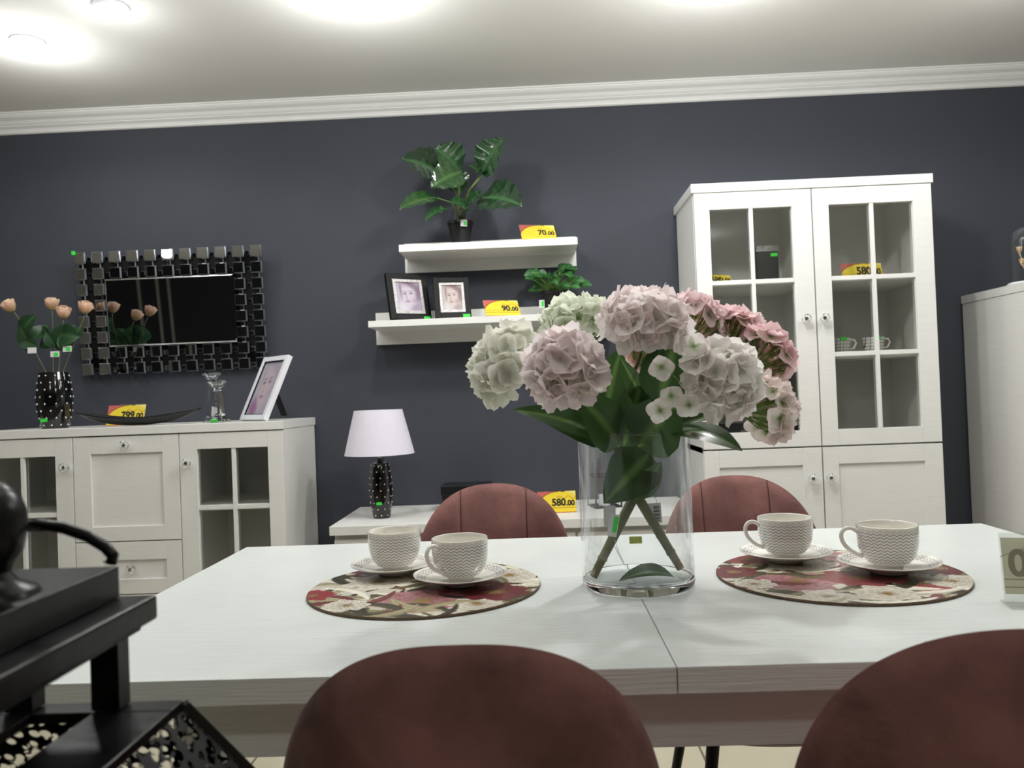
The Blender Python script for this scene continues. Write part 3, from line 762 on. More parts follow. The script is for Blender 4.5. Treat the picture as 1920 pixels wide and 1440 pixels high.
# ------------------------------------------------------------------ price cards
def card_print(mb, w, h, nx=84, nz=44, y=-.0011):
    RD, YL, PY, DR, MG = s2l((204, 104, 98)), s2l((240, 214, 60)), s2l((240, 228, 130)), s2l((150, 70, 50)), s2l((190, 120, 50))
    def cf(u, v):
        ex, ey = (u - .58) / .61, (v - .20) / .80; e = ex * ex + ey * ey
        c = YL
        if e > 1 and u < .6: c = RD
        if e > 1 and u >= .6: c = PY
        if abs(e - 1) < .05 and u < .72: c = DR
        if abs(v - .23) < .012: c = DR
        if abs(v - .36) < .007: c = MG
        if v < .03: c = s2l((214, 120, 60))
        rf = .78 - abs(((u - .45) * 4.2) % 1 - .5) * .28
        if u > .5 and abs(v - rf) < .018: c = MG
        return c
    mb.grid(lambda u, v: (-w / 2 + u * w, y, v * h), nx, nz, cf)
def price_card(loc, num, label, w=.142, h=.076, psi=20, lean=30, dec='.00', group='yellow price cards'):
    t = thing('price_card', label, 'price card', loc, (R(-lean), 0, R(psi)), group=group)
    BX(-w / 2 - .001, w / 2 + .001, .0001, .0016, .0008, h + .004).build('holder', 'acrylic', t)
    BX(-w / 2, w / 2, -.001, 0, .0008, h).build('card', 'white_paint', t)
    mb = MB(); card_print(mb, w, h); mb.build('printed_face', 'print', t, col=True)
    mb = MB(); k = w / .142
    add_text(mb, num, .036 * k, w * .235, h * .33, -.0013, bold=.0014 * k, align='RIGHT', sx=.95)
    add_text(mb, dec, .027 * k, w * .245, h * .33, -.0013, bold=.0012 * k, align='LEFT', sx=.95)
    mb.build('number', 'ink', t)
    # folding foot behind
    mb = MB(); mb.bar((0, .002, h * .62), (0, .002 + h * .62 * math.tan(R(lean)) * 1.0 / max(.2, cos(R(lean))) * 0 + h * .62 * sin(R(lean)) * .0 + .001, h * .1), w * .5, .0012); mb.build('foot', 'acrylic', t)
    return t
price_card((.036, 3.105, 1.6808), '70', 'yellow price card reading 70.00 on the upper shelf', psi=16, lean=32)
price_card((-.115, 3.10, 1.3898), '90', 'yellow price card reading 90.00 on the lower shelf', psi=20, lean=32)
price_card((.060, 2.95, .6428), '580', 'yellow price card reading 580.00 on the low cabinet', h=.078, psi=4, lean=10)
price_card((-1.618, 3.09, 1.0208), '799', 'yellow price card reading 799.00 behind the black bowl', w=.158, h=.082, psi=-6, lean=18)
price_card((1.238, 3.03, 1.4638), '580', 'yellow price card reading 580.00 behind the right glass door', w=.162, h=.064, psi=8, lean=12)
price_card((.702, 3.03, 1.4638), '580', 'yellow price card reading 580.00 behind the left glass door', w=.15, h=.056, psi=24, lean=36)

# acrylic sign holder on the table at right edge
def sign_holder():
    t = thing('sign_holder', 'clear acrylic sign holder at the right edge of the table', 'sign holder', (.655, 1.165, .7605), (0, 0, R(-12)))
    m = Matrix.Rotation(R(-9), 4, 'X')
    MB().box(-.0, .15, -.0018, -.0002, .002, .096, m).build('upright_sheet', 'acrylic', t)
    BX(-.006, .15, -.046, -.001, 0, .0022).build('base_sheet', 'acrylic', t)
    mb = MB().box(.003, .147, .0012, .0022, .010, .089, m); mb.build('card_back', 'paperback', t)
    mb = MB(); add_text(mb, '00', .052, .010, .036, .0009, bold=.0016); mb.box(.003, .147, .0005, .0011, .030, .0312); mb.box(.003, .147, .0005, .0011, .019, .0202)
    mb.bar((.0, .0009, .062), (.032, .0009, .074), .0012, .0008); mb.bar((.032, .0009, .074), (.044, .0009, .061), .0012, .0008)
    mb.v = [tuple(m @ Vector(v)) for v in mb.v]
    mb.build('faint_print', 'faded_ink', t)
sign_holder()

# ------------------------------------------------------------------ picture frames
def portrait(u, v, pal):
    """soft print of a face; u right, v up"""
    bg, skin, hair, dark, lip, cloth = [np.array(s2l(c)) for c in pal]
    c = bg.copy()
    def g(cx, cy, sx, sy, a=0, p=2):
        x, y = u - cx, v - cy; X = x * cos(a) + y * sin(a); Y = -x * sin(a) + y * cos(a)
        return math.exp(-((abs(X) / sx) ** p + (abs(Y) / sy) ** p))
    def over(col, k):
        nonlocal c; c = c + (col - c) * max(0, min(1, k))
    over(hair, g(.62, .86, .42, .22, -.5, 4)); over(hair, g(.22, .62, .05, .3, .12, 4)); over(hair, g(.90, .62, .16, .3, .1, 4) * .8)
    over(skin, g(.52, .56, .30, .36, -.1, 6)); over(skin, g(.56, .26, .16, .16, .2, 5))
    over(hair, g(.70, .90, .34, .10, -.6, 4) * .8)
    for ex, ey in ((.36, .60), (.63, .62)):
        over(dark, g(ex, ey, .07, .027, .06, 2)); over(dark, g(ex, ey + .075, .10, .016, .1, 2) * .7)
    over(hair, g(.42, .50, .028, .11, .1, 2) * .5); over(dark, g(.45, .43, .05, .012, 0, 2) * .5)
    over(lip, g(.46, .335, .095, .032, .05, 2)); over(dark, g(.46, .335, .09, .009, .05, 2) * .7)
    over(hair, g(.72, .36, .10, .1, .5, 2) * .45)
    over(cloth, g(.25, .12, .22, .16, -.7, 4)); over(hair, g(.78, .12, .2, .12, .2, 4) * .5)
    return tuple(np.clip(c * .72, 0, 1))
def photo_frame(loc, w, h, psi, lean, border, trim, pal, fm, tm, label, stick=None):
    t = thing('photo_frame', label, 'picture frame', loc, (R(-lean), 0, R(psi)))
    mb = MB(); d = .014
    mb.box(-w / 2, -w / 2 + border, -.006, d, 0, h); mb.box(w / 2 - border, w / 2, -.006, d, 0, h)
    mb.box(-w / 2 + border, w / 2 - border, -.006, d, 0, border); mb.box(-w / 2 + border, w / 2 - border, -.006, d, h - border, h)
    mb.build('frame', fm, t, bevel=.0015)
    a, b = w / 2 - border, border
    mb = MB()
    mb.box(-a, -a + trim, -.004, .004, b, h - b); mb.box(a - trim, a, -.004, .004, b, h - b); mb.box(-a + trim, a - trim, -.004, .004, b, b + trim); mb.box(-a + trim, a - trim, -.004, .004, h - b - trim, h - b)
    mb.build('sparkling_trim', tm, t)
    mb = MB(); mb.grid(lambda u, v: (-a + trim + u * 2 * (a - trim), .001, b + trim + v * (h - 2 * b - 2 * trim)), 60, 84, lambda u, v: portrait(u, v, pal)); mb.build('portrait_print', 'print', t, col=True)
    BX(-w / 2 + .004, w / 2 - .004, .0045, d + .001, .004, h - .004).build('backing', 'black_matte', t)
    q = math.tan(R(lean)); hz = h * .62
    foot_l = hz * sin(R(lean)) + .012
    mb = MB(); mb.bar((0, d, hz), (0, d + foot_l * 1.25, .012 + foot_l * 1.25 * q * 0 + (d + foot_l * 1.25) * q), .04, .004); mb.build('easel_leg', 'black_matte', t)
    if stick: sticker(w / 2 - .034, w / 2 - .006, -.002, .012, -.0062, t)
    return t
PURP = ((196, 184, 206), (224, 208, 222), (132, 98, 132), (80, 58, 92), (172, 112, 140), (228, 222, 232))
WARM = ((206, 192, 190), (226, 206, 202), (136, 104, 104), (84, 66, 72), (184, 116, 120), (226, 222, 222))
BLON = ((200, 198, 212), (218, 198, 206), (186, 178, 196), (96, 80, 112), (176, 120, 150), (170, 110, 160))
photo_frame((-.478, 3.125, 1.3925), .172, .192, 32, 14, .024, .012, PURP, 'black_matte', 'stud_trim', 'black picture frame with purple-tinted portrait, left of the pair', True)
photo_frame((-.312, 3.12, 1.3925), .142, .170, 14, 16, .022, .010, WARM, 'black_matte', 'stud_trim', 'black picture frame with warm-tinted portrait, right of the pair', True)
photo_frame((-1.062, 2.955, 1.025), .188, .262, -43, 25, .020, .003, BLON, 'white_paint', 'black_matte', 'white picture frame leaning on the sideboard right end')

# ------------------------------------------------------------------ mirror with tiled frame
def wall_mirror():
    x0, x1, z0, z1 = -1.882, -1.102, 1.231, 1.738; TS = .048
    cx, cz = (x0 + x1) / 2, (z0 + z1) / 2
    t = thing('wall_mirror', 'rectangular wall mirror framed with small square mirror tiles', 'mirror', (cx, WY - .023, cz), (R(4.5), 0, 0))
    px = (x1 - x0 - TS) / 10; pz = (z1 - z0 - TS) / 7
    def tile(mb, x, z, s, y, th, bv, tx=0, tz=0):
        n = s / 2; k = n - bv
        vs = [(x - n, y, z - n), (x + n, y, z - n), (x + n, y, z + n), (x - n, y, z + n)] + \
             [(x + a * k, y - th + tx * a * k + tz * b * k, z + b * k) for a, b in ((-1, -1), (1, -1), (1, 1), (-1, 1))]
        mb.add(vs, [(0, 1, 5, 4), (1, 2, 6, 5), (2, 3, 7, 6), (3, 0, 4, 7), (4, 5, 6, 7), (3, 2, 1, 0)])
    def edge(o):
        o.data.materials.append(MT['mirror_edge'])
        for p in list(o.data.polygons)[:4]: p.material_index = 1
    rg = random.Random(5)
    cells = [(i, j) for i in range(11) for j in range(8) if i < 2 or i > 8 or j < 2 or j > 5]
    for (i, j) in cells:
        mb = MB(); x = x0 + TS / 2 + i * px - cx; z = z0 + TS / 2 + j * pz - cz
        tile(mb, x, z, TS, -.026, .007, .0042, rg.uniform(-.012, .012) - (.10 if i < 2 else 0), rg.uniform(-.012, .02) + (.10 if j == 7 else 0))
        edge(mb.build('mirror_tile', 'mirror', t))
        if (i + 1, j) in cells: mb = MB(); tile(mb, x + px / 2, z - .006, .021, -.018, .005, .003); edge(mb.build('link_tile', 'mirror', t))
        if (i, j + 1) in cells: mb = MB(); tile(mb, x, z + pz / 2, .019, -.018, .005, .003); edge(mb.build('link_tile', 'mirror', t))
    mb = MB(); mx0 = x0 + px + TS + .001 - cx; mx1 = x1 - px - TS - .001 - cx; mz0 = z0 + pz + TS + .0005 - cz; mz1 = z1 - pz - TS - .0005 - cz
    bv = .006
    vs = [(mx0, -.028, mz0), (mx1, -.028, mz0), (mx1, -.028, mz1), (mx0, -.028, mz1), (mx0 + bv, -.031, mz0 + bv), (mx1 - bv, -.031, mz0 + bv), (mx1 - bv, -.031, mz1 - bv), (mx0 + bv, -.031, mz1 - bv)]
    mb.add(vs, [(0, 1, 5, 4), (1, 2, 6, 5), (2, 3, 7, 6), (3, 0, 4, 7), (4, 5, 6, 7)]); mb.build('mirror_glass', 'mirror', t)
    mb = MB(); mb.box(x0 + .03 - cx, x1 - .03 - cx, -.017, -.0005, z0 + .03 - cz, z0 + pz + .02 - cz); mb.box(x0 + .03 - cx, x1 - .03 - cx, -.017, -.0005, z1 - pz - .02 - cz, z1 - .03 - cz)
    mb.box(x0 + .03 - cx, x0 + px + .02 - cx, -.017, -.0005, z0 + .03 - cz, z1 - .03 - cz); mb.box(x1 - px - .02 - cx, x1 - .03 - cx, -.017, -.0005, z0 + .03 - cz, z1 - .03 - cz)
    mb.box(mx0, mx1, -.027, -.018, mz0, mz1)
    mb.build('backing_board', 'black_matte', t)
    sticker(x0 - cx - .004, x0 - cx + .012, z1 - cz - .010, z1 - cz + .006, -.0335, t)
wall_mirror()

# ------------------------------------------------------------------ studded black vase and lamp
def studded(t, prof, rows, per, part, rs=.0034):
    MB().lathe(prof, 40).build(part, 'gloss_black', t, smooth='auto')
    mb = MB(); zs = [p[1] for p in prof]; rr = [p[0] for p in prof]
    for i in range(rows):
        z = prof[1][1] + (prof[-2][1] - prof[1][1]) * (i + .5) / rows; r = float(np.interp(z, zs, rr))
        for k in range(per):
            a = 2 * pi * (k + .5 * (i % 2)) / per
            mb.lathe([(0, -rs), (rs * .8, -rs * .6), (rs, 0), (rs * .8, rs * .6), (0, rs)], 6, (r * cos(a), r * sin(a), z))
    mb.build('silver_studs', 'silver_stud', t, smooth=True)
def black_vase():
    t = thing('black_vase', 'glossy black vase with silver studs holding peach roses', 'vase', (-1.838, 3.0, 1.0205))
    pr = [(0, 0), (.046, 0), (.052, .03), (.060, .07), (.063, .11), (.060, .15), (.054, .185), (.049, .213)]
    studded(t, pr + [(.046, .213), (.044, .20), (.0, .19)][:1], 8, 10, 'body', .0042)
    MB().lathe([(.049, .213), (.045, .2125), (.046, .19), (.04, .1)], 40, caps=False).build('neck_inside', 'gloss_black', t, smooth=True)
    o = BX(-.016, .016, -.001, 0, 0, .013).build('price_sticker', 'green', t); o.location = (-.01, -.0535, .026); o.rotation_euler = (R(-4), R(-6), R(-10))
black_vase()
def table_lamp():
    t = thing('table_lamp', 'table lamp with white cone shade and studded black base', 'lamp', (-.594, 2.98, .6425))
    studded(t, [(0, 0), (.031, 0), (.034, .012), (.040, .06), (.043, .11), (.040, .16), (.034, .195), (.031, .205), (.014, .208), (.012, .222)], 9, 9, 'base', .003)
    MB().lathe([(.006, .20), (.006, .30), (.012, .30), (.012, .35), (0, .36)], 12).build('socket', 'chrome', t, smooth='auto')
    n = 64; mb = MB(); vs = []; fs = []
    for r, z in ((.130, .237), (.0895, .402), (.0875, .402), (.128, .237)):
        for k in range(n): vs.append((r * cos(2 * pi * k / n), r * sin(2 * pi * k / n), z))
    for i in range(4):
        for k in range(n): fs.append((i * n + k, i * n + (k + 1) % n, ((i + 1) % 4) * n + (k + 1) % n, ((i + 1) % 4) * n + k))
    mb.add(vs, fs); mb.tube([(.086 * cos(a), .086 * sin(a), .396) for a in (0, .01)], .001, 4)
    for a in (0, 2.1, 4.2): mb.tube([(.012 * cos(a), .012 * sin(a), .30), (.126 * cos(a), .126 * sin(a), .245)], .0012, 5)
    mb.build('lamp_shade', 'shade', t, smooth='auto')
    o = BX(-.010, .010, -.001, 0, 0, .010).build('price_sticker', 'green', t); o.location = (.0, -.0405, .052)
table_lamp()

# ------------------------------------------------------------------ roses
def rose(px, py, Y, lean, seed, label, leaves, tagp=None, foot=(-1.838, 3.0)):
    rg = random.Random(seed); c = at(px, py, Y=Y)
    t = thing('rose', label, 'flower', (foot[0], foot[1], 1.04), group='peach roses in the black vase')
    O = Vector((foot[0], foot[1], 1.04)); ax = Vector(lean).normalized()
    mb = MB(); q = ax.to_track_quat('Z', 'Y'); P = c - O
    pk, lt, gn = s2l((238, 200, 172)), s2l((250, 228, 206)), s2l((224, 204, 150))
    for ring, (n, rr, L, op) in enumerate(((3, .004, .042, .02), (4, .010, .046, .05), (5, .014, .047, .10), (5, .017, .043, .24))):
        for k in range(n):
            a = 2 * pi * (k + .37 * ring) / n + rg.uniform(-.15, .15); rad = q @ Vector((cos(a), sin(a), 0))
            d = (ax * cos(op) + rad * sin(op)).normalized(); nn = (rad * cos(op) - ax * sin(op)).normalized(); o = P - ax * .020 + rad * rr * .5
            s = d.cross(nn); W = .0175
            def fn(u, v, o=o, d=d, nn=nn, s=s, L=L, W=W, op=op):
                b = 2 * v - 1; w = W * sin(pi * (u * .80 + .12)) ** .6
                return o + d * (u * L) + s * (b * w) + nn * (.010 * sin(pi * min(1, u * .9)) - .009 * b * b + (.014 * max(0, u - .66) * op * 6))
            mb.grid(fn, 7, 6, lambda u, v: lerp3(gn, pk, u * 1.6) if u < .6 else lerp3(pk, lt, (u - .6) / .4))
    hd = mb.build('flower_head', 'petal', t, smooth=True, col=True)
    sm = MB()
    for k in range(5):
        a = 2 * pi * k / 5; rad = q @ Vector((cos(a), sin(a), 0)); leaf(sm, P - ax * .022, P - ax * .004 + rad * .014, .007, rad, .05, .1, 5, 2)
    sm.build('sepals', 'leaf', hd, smooth=True, col=True)
    ft = Vector((rg.uniform(-.02, .02), rg.uniform(-.01, .01), 0)); nk = Vector(((P.x) * .22 + ft.x * .3, 0, .19)); mid = (nk + (P - ax * .05)) / 2
    MB().tube([ft, nk, mid, P - ax * .05, P - ax * .021], [.002, .002, .0019, .0018, .0022], 7).build('stem', 'stem', t, smooth=True)
    for (lx, ly, tx, ty, w, yy) in leaves:
        lm = MB(); leaf(lm, at(lx, ly, Y=2.99) - O, at(tx, ty, Y=2.99 + yy) - O, w * 3 / 1500, (rg.uniform(-.3, .3), -1, rg.uniform(-.1, .6)), .08, .2, 9, 6, (40, 74, 46), (74, 110, 70))
        o = lm.build('leaf', 'leaf', t, smooth=True, col=True)
    if tagp:
        w = .034; o = BX(-.017, .017, -.0004, .0004, -.011, .011).build('price_tag', 'tag', t); o.location = at(*tagp[:2], Y=2.965) - O
        if tagp[2]: BX(-.004, .012, -.0012, -.0005, -.008, .006).build('green_mark', 'green', o)
    return t
rose(18, 575, 2.98, (-.5, -.3, .9), 1, 'peach rose at the far left, leaning out of frame', [(40, 625, 68, 590, 34, -.02), (52, 640, 38, 612, 26, -.03), (70, 650, 30, 632, 26, 0), (62, 636, 92, 610, 30, .05), (66, 645, 46, 655, 20, .02)], (60, 657, 0))
rose(97, 571, 3.02, (.1, -.2, 1), 2, 'peach rose at the top of the bunch', [(100, 640, 80, 612, 20, .03), (98, 625, 122, 615, 22, .05), (100, 648, 76, 640, 24, .06), (104, 655, 128, 645, 26, .05)], None)
rose(119, 587, 2.97, (.3, -.4, .9), 3, 'small peach rose below the topmost one', [(102, 645, 142, 610, 40, 0), (104, 650, 86, 622, 26, 0), (112, 628, 150, 632, 44, -.02)], (103, 664, 1))
rose(160, 578, 2.99, (.35, -.25, .9), 4, 'peach rose at right, in front of the mirror tiles', [(140, 640, 152, 612, 30, .02), (134, 650, 112, 628, 34, 0)], (126, 654, 1))

# ------------------------------------------------------------------ bowl, crystal holders
def bowl():
    t = thing('boat_bowl', 'long black boat-shaped bowl on the sideboard', 'bowl', (-1.497, 2.965, 1.0235), (0, 0, R(3)))
    def fn(u, v, off=0):
        s = 2 * u - 1; b = 2 * v - 1; L = .232; w = (.056 * max(0, 1 - abs(s) ** 2.2) ** .7 + .001) - off; top = .028 + .028 * abs(s) ** 1.7
        low = .001 + .052 * abs(s) ** 2.4; y = b * w; z = low + (top - low) * (abs(b) ** 2.2) + off
        return (L * s * (1 - off * 2), y, min(z, top) if off == 0 else min(z + .001, top))
    mb = MB().grid(lambda u, v: fn(u, v), 48, 16); mb.build('shell', 'bowlblack', t, smooth=True, solid=.003)
bowl()
def candle_holder(x, y, h, label, rot):
    t = thing('candle_holder', label, 'candle holder', (x, y, 1.0205), (0, 0, rot), group='crystal candle holders')
    mb = MB(); q = pi / 4
    mb.lathe([(0, 0), (.046, 0), (.046, .006), (.038, .014), (.029, .020), (.0, .020)], 4, ph=q); mb.build('base', 'crystal', t)
    MB().lathe([(0, .0205), (.026, .0205), (.017, h - .045), (0, h - .045)], 4, ph=q).build('column', 'crystal', t)
    MB().lathe([(0, h - .0445), (.012, h - .044), (.018, h - .038), (.012, h - .032), (.020, h - .026), (.037, h - .006), (.038, h), (.032, h), (.014, h - .016), (0, h - .016)], 16).build('candle_cup', 'crystal', t)
    o = BX(-.014, .014, -.001, 0, .002, .012).build('price_sticker', 'green', t); o.location = (-.0, -.029, 0)
candle_holder(-1.242, 3.035, .192, 'taller crystal candle holder on the sideboard', R(5))
candle_holder(-1.193, 2.962, .158, 'shorter crystal candle holder in front of the taller one', R(-8))

# ------------------------------------------------------------------ potted plants
def pot(t, r0, r1, h, m='plasticpot'):
    MB().lathe([(0, 0), (r0, 0), (r1, h - .012), (r1 + .003, h - .012), (r1 + .003, h), (r1 - .002, h), (r1 - .004, h - .012), (0, h - .014)], 32).build('pot', m, t, smooth='auto')
def big_plant():
    O = Vector((-.277, 3.17, 1.6805)); t = thing('potted_plant', 'large glossy broad-leaved plant in black pot on upper shelf', 'plant', O)
    pot(t, .036, .049, .097)
    L = [((905, 327), (946, 260), 3.13, 3.05, 56, (-.3, -1, .5), 1), ((902, 328), (879, 310), 3.13, 3.08, 14, (0, -1, .5), 0), ((905, 328), (930, 320), 3.13, 3.08, 14, (0, -.6, 1), 0),
         ((864, 322), (814, 277), 3.16, 3.08, 56, (.3, -1, .4), 1), ((866, 322), (808, 352), 3.10, 3.04, 44, (.1, -1, .3), 0), ((834, 335), (752, 298), 3.15, 3.06, 66, (.1, -1, .7), 2),
         ((820, 371), (749, 393), 3.08, 3.00, 32, (0, -1, .8), 0), ((845, 390), (796, 416), 3.06, 2.98, 22, (0, -.6, 1), 1), ((900, 372), (980, 386), 3.10, 3.02, 62, (.1, -1, .6), 2),
         ((872, 398), (905, 362), 3.10, 3.02, 36, (0, -1, .8), 1), ((880, 392), (842, 380), 3.08, 3.02, 30, (0, -1, .8), 1), ((850, 330), (866, 362), 3.20, 3.16, 40, (0, -1, .2), 1)]
    mouth = Vector((0, 0, .085)); rg = random.Random(3)
    for (b, e, yb, ye, w, n, g) in L:
        B, E = at(*b, Y=yb) - O, at(*e, Y=ye) - O
        m0 = mouth + Vector((rg.uniform(-.02, .02), rg.uniform(-.02, .02), 0)); mid = m0.lerp(B, .55) + Vector((0, 0, .03)) + Vector(((B.x) * -.12, 0, 0))
        MB().tube([m0, mid, B], [.0026, .0022, .0016], 6).build('stem', 'stemlight' if g == 0 else 'stem', t, smooth=True)
        lm = MB(); leaf(lm, B, E, w * 1.4 * 3.08 / 1500, n, .09, .22, 20, 10, (30, 62, 32) if g != 2 else (22, 40, 26), (72, 104, 50) if g == 0 else (60, 100, 58), shape=.75, wav=.035)
        lm.build('leaf', 'leafgloss', t, smooth=True, col=True)
    o = BX(-.013, .013, -.0005, .0005, -.024, .002).build('price_tag', 'tag', t); o.location = (.020, -.0545, .092); o.rotation_euler = (0, R(4), R(12))
    BX(-.001, .009, -.0012, -.0006, -.020, -.004).build('green_mark', 'green', o)
big_plant()
def small_plant():
    O = Vector((.082, 3.17, 1.3895)); t = thing('potted_plant', 'small bushy green plant in black pot on lower shelf', 'plant', O)
    pot(t, .034, .044, .095); rg = random.Random(11)
    for k in range(64):
        a = rg.uniform(0, 2 * pi); el = rg.uniform(.15, 1.35); r = rg.uniform(.06, .125) if k > 8 else .11
        B = Vector((cos(a) * cos(el) * r * 1.05, max(-.085, min(.09, sin(a) * cos(el) * r)), .085 + sin(el) * r * .95))
        m0 = Vector((rg.uniform(-.02, .02), rg.uniform(-.02, .02), .082)); MB_ = MB().tube([m0, m0.lerp(B, .5) + Vector((0, 0, .012)), B], .0011, 5); MB_.build('stem', 'stemlight', t, smooth=True)
        D = Vector((cos(a) * .9 + rg.uniform(-.5, .5), sin(a) * .5 - .25, rg.uniform(-.5, .7))).normalized(); E = B + D * rg.uniform(.030, .048)
        if E.y > .118: E.y = .118
        lm = MB(); leaf(lm, B - D * .004, E, rg.uniform(.030, .044), (rg.uniform(-.5, .5), -1, rg.uniform(.2, 1.2)), .1, .25, 8, 6, (44, 100, 52), (100, 150, 84), shape=.62, wav=.03); lm.build('leaf', 'leaf', t, smooth=True, col=True)
    o = BX(-.011, .011, -.0005, .0005, -.016, .016).build('price_tag', 'tag', t); o.location = (-.047, -.03, .045); o.rotation_euler = (0, 0, R(-18))
    BX(-.001, .009, -.0012, -.0006, -.010, .010).build('green_mark', 'green', o)
small_plant()
def wall_planter():
    O = Vector((.322, WY - .0005, 1.0)); t = thing('wall_planter', 'small trailing plant in white pot on a black wall rack, behind the hydrangeas', 'plant', O)
    mb = MB(); w, d, h = .055, .10, .11
    for x in (-w, w):
        for y in (-.004, -d): mb.bar((x, y, -.012), (x, y, h), .006, .006)
        for z in (-.012, h): mb.bar((x, 0, z), (x, -d, z), .006, .006)
    for y in (-.004, -d):
        for z in (-.012, h): mb.bar((-w, y, z), (w, y, z), .006, .006)
    mb.box(-w, w, -d, 0, -.015, -.009)
    mb.build('rack', 'black_metal', t)
    mb = MB().lathe([(0, 0), (.030, 0), (.038, .045), (.036, .045), (.034, .038), (0, .036)], 24, (0, -.052, -.008)); mb.build('pot', 'white_paint', t, smooth='auto')
    rg = random.Random(4); vn = MB(); lv = MB()
    for k in range(11):
        a = 2 * pi * k / 11; p = Vector((.015 * cos(a), -.052 + .015 * sin(a), .03)); out = Vector((.047 * cos(a), -.052 + .035 * sin(a) * 1, .035 + rg.uniform(0, .035)))
        dn = rg.uniform(.03, .2) if sin(a) < .3 else .03
        e = Vector((.058 * cos(a) + rg.uniform(-.01, .01), max(-.09, -.052 + .04 * sin(a)), -dn))
        pts = [p, (p + out) / 2 + Vector((0, 0, .02)), out, out.lerp(e, .5), e]; vn.tube(pts, .0007, 4)
        for s in range(14):
            f = s / 13 * 3.99; i = int(f); q = pts[i].lerp(pts[min(4, i + 1)], f - i); dd = Vector((rg.uniform(-1, 1), rg.uniform(-1, .3), rg.uniform(-.5, .5))).normalized()
            leaf(lv, q, q + dd * .011, .005, (0, -1, .5), .05, .1, 3, 2, (80, 140, 76), (120, 176, 100))
    vn.build('vines', 'stemlight', t); o = lv.build('leaves', 'leaf', t, smooth=True, col=True)
wall_planter()

# ------------------------------------------------------------------ things on the low cabinet
def black_box():
    t = thing('black_box', 'flat black box with a metal ring behind the left far chair', 'box', (-.285, 3.13, .6425))
    BX(-.092, .092, -.06, .06, 0, .062).build('body', 'bowlblack', t, bevel=.002)
    BX(-.096, .096, -.064, .064, .0625, .1).build('lid', 'bowlblack', t, bevel=.003)
    MB().tube([(.004 + .013 * cos(2 * pi * k / 24), -.068, .074 + .013 * sin(2 * pi * k / 24)) for k in range(24)], .0024, 8, closed=True).build('ring_pull', 'chrome', t, smooth=True)
black_box()
def wire_holder():
    t = thing('wire_holder', 'black wire frame standing on the low cabinet behind the glass vase', 'decoration', (.245, 3.08, .6425), (0, 0, R(14)))
    mb = MB(); w, h = .05, .12
    for x in (-w, w):
        for y in (-w, w): mb.bar((x, y, 0), (x, y, h), .005, .005)
    for z in (.0025, h):
        for s in (-w, w): mb.bar((-w, s, z), (w, s, z), .005, .005); mb.bar((s, -w, z), (s, w, z), .005, .005)
    mb.build('frame', 'black_metal', t)
    MB().lathe([(0, 0), (.022, 0), (.022, .04), (0, .04)], 20, (0, 0, .005)).build('candle', 'white_paint', t, smooth='auto')
    mb = MB().box(-w, w, -w, w, .0, .0048); mb.build('tray', 'black_metal', t)
wire_holder()

# ------------------------------------------------------------------ things inside the display cabinet
def gift_box():
    t = thing('gift_box', 'narrow black box with silver lid behind the left glass door', 'box', (.885, 3.07, 1.4635))
    BX(-.040, .040, -.05, .05, 0, .118).build('body', 'darkitem', t, bevel=.001)
    BX(-.042, .042, -.052, .052, .1185, .142).build('lid', 'foil', t, bevel=.002)
    sticker(.012, .037, .100, .113, -.0505, t)
gift_box()
def grid_tea(x, label):
    s = MB().lathe([(0, 0), (.028, 0), (.066, .010), (.067, .012), (.03, .005), (0, .004)], 36).build('saucer', 'porcelain', None, smooth='auto'); s.location = (x, 3.09, 1.1865)
    tag(s, 'plain white saucer under the ' + label, 'saucer', 'white saucers in the cabinet')
    t = thing('teacup', 'white teacup with black grid pattern, ' + label, 'cup', (x, 3.09, 1.1908), group='grid patterned teacups in the cabinet')
    MB().lathe([(0, .002), (.026, .002), (.036, .02), (.041, .058), (.039, .058), (.034, .02), (0, .008)], 36, caps=False).build('bowl', 'gridcup', t, smooth='auto')
    MB().tube([(.038, 0, .050), (.055, 0, .052), (.062, 0, .038), (.052, 0, .020), (.034, 0, .016)], .0034, 8).build('handle', 'porcelain', t, smooth=True)
    sticker(-.012, .010, .050, .062, -.041, t)
grid_tea(1.165, 'left grid cup on the cabinet middle shelf'); grid_tea(1.292, 'right grid cup on the cabinet middle shelf')
def tray():
    t = thing('tray', 'dark low tray standing behind the bottom panes of left glass door', 'tray', (.81, 3.10, .8625))
    mb = MB(); mb.box(-.17, .17, -.06, .06, 0, .01); mb.box(-.17, .17, -.06, -.054, .0, .075); mb.box(-.17, .17, .054, .06, 0, .075); mb.box(-.17, -.164, -.054, .054, 0, .075); mb.box(.164, .17, -.054, .054, 0, .075)
    mb.build('body', 'darkitem', t, bevel=.001)
    mb = MB(); mb.tube([(-.05, -.062, .052), (-.05, -.072, .052), (.05, -.072, .052), (.05, -.062, .052)], .003, 8); mb.build('handle', 'chrome', t, smooth=True)
tray()

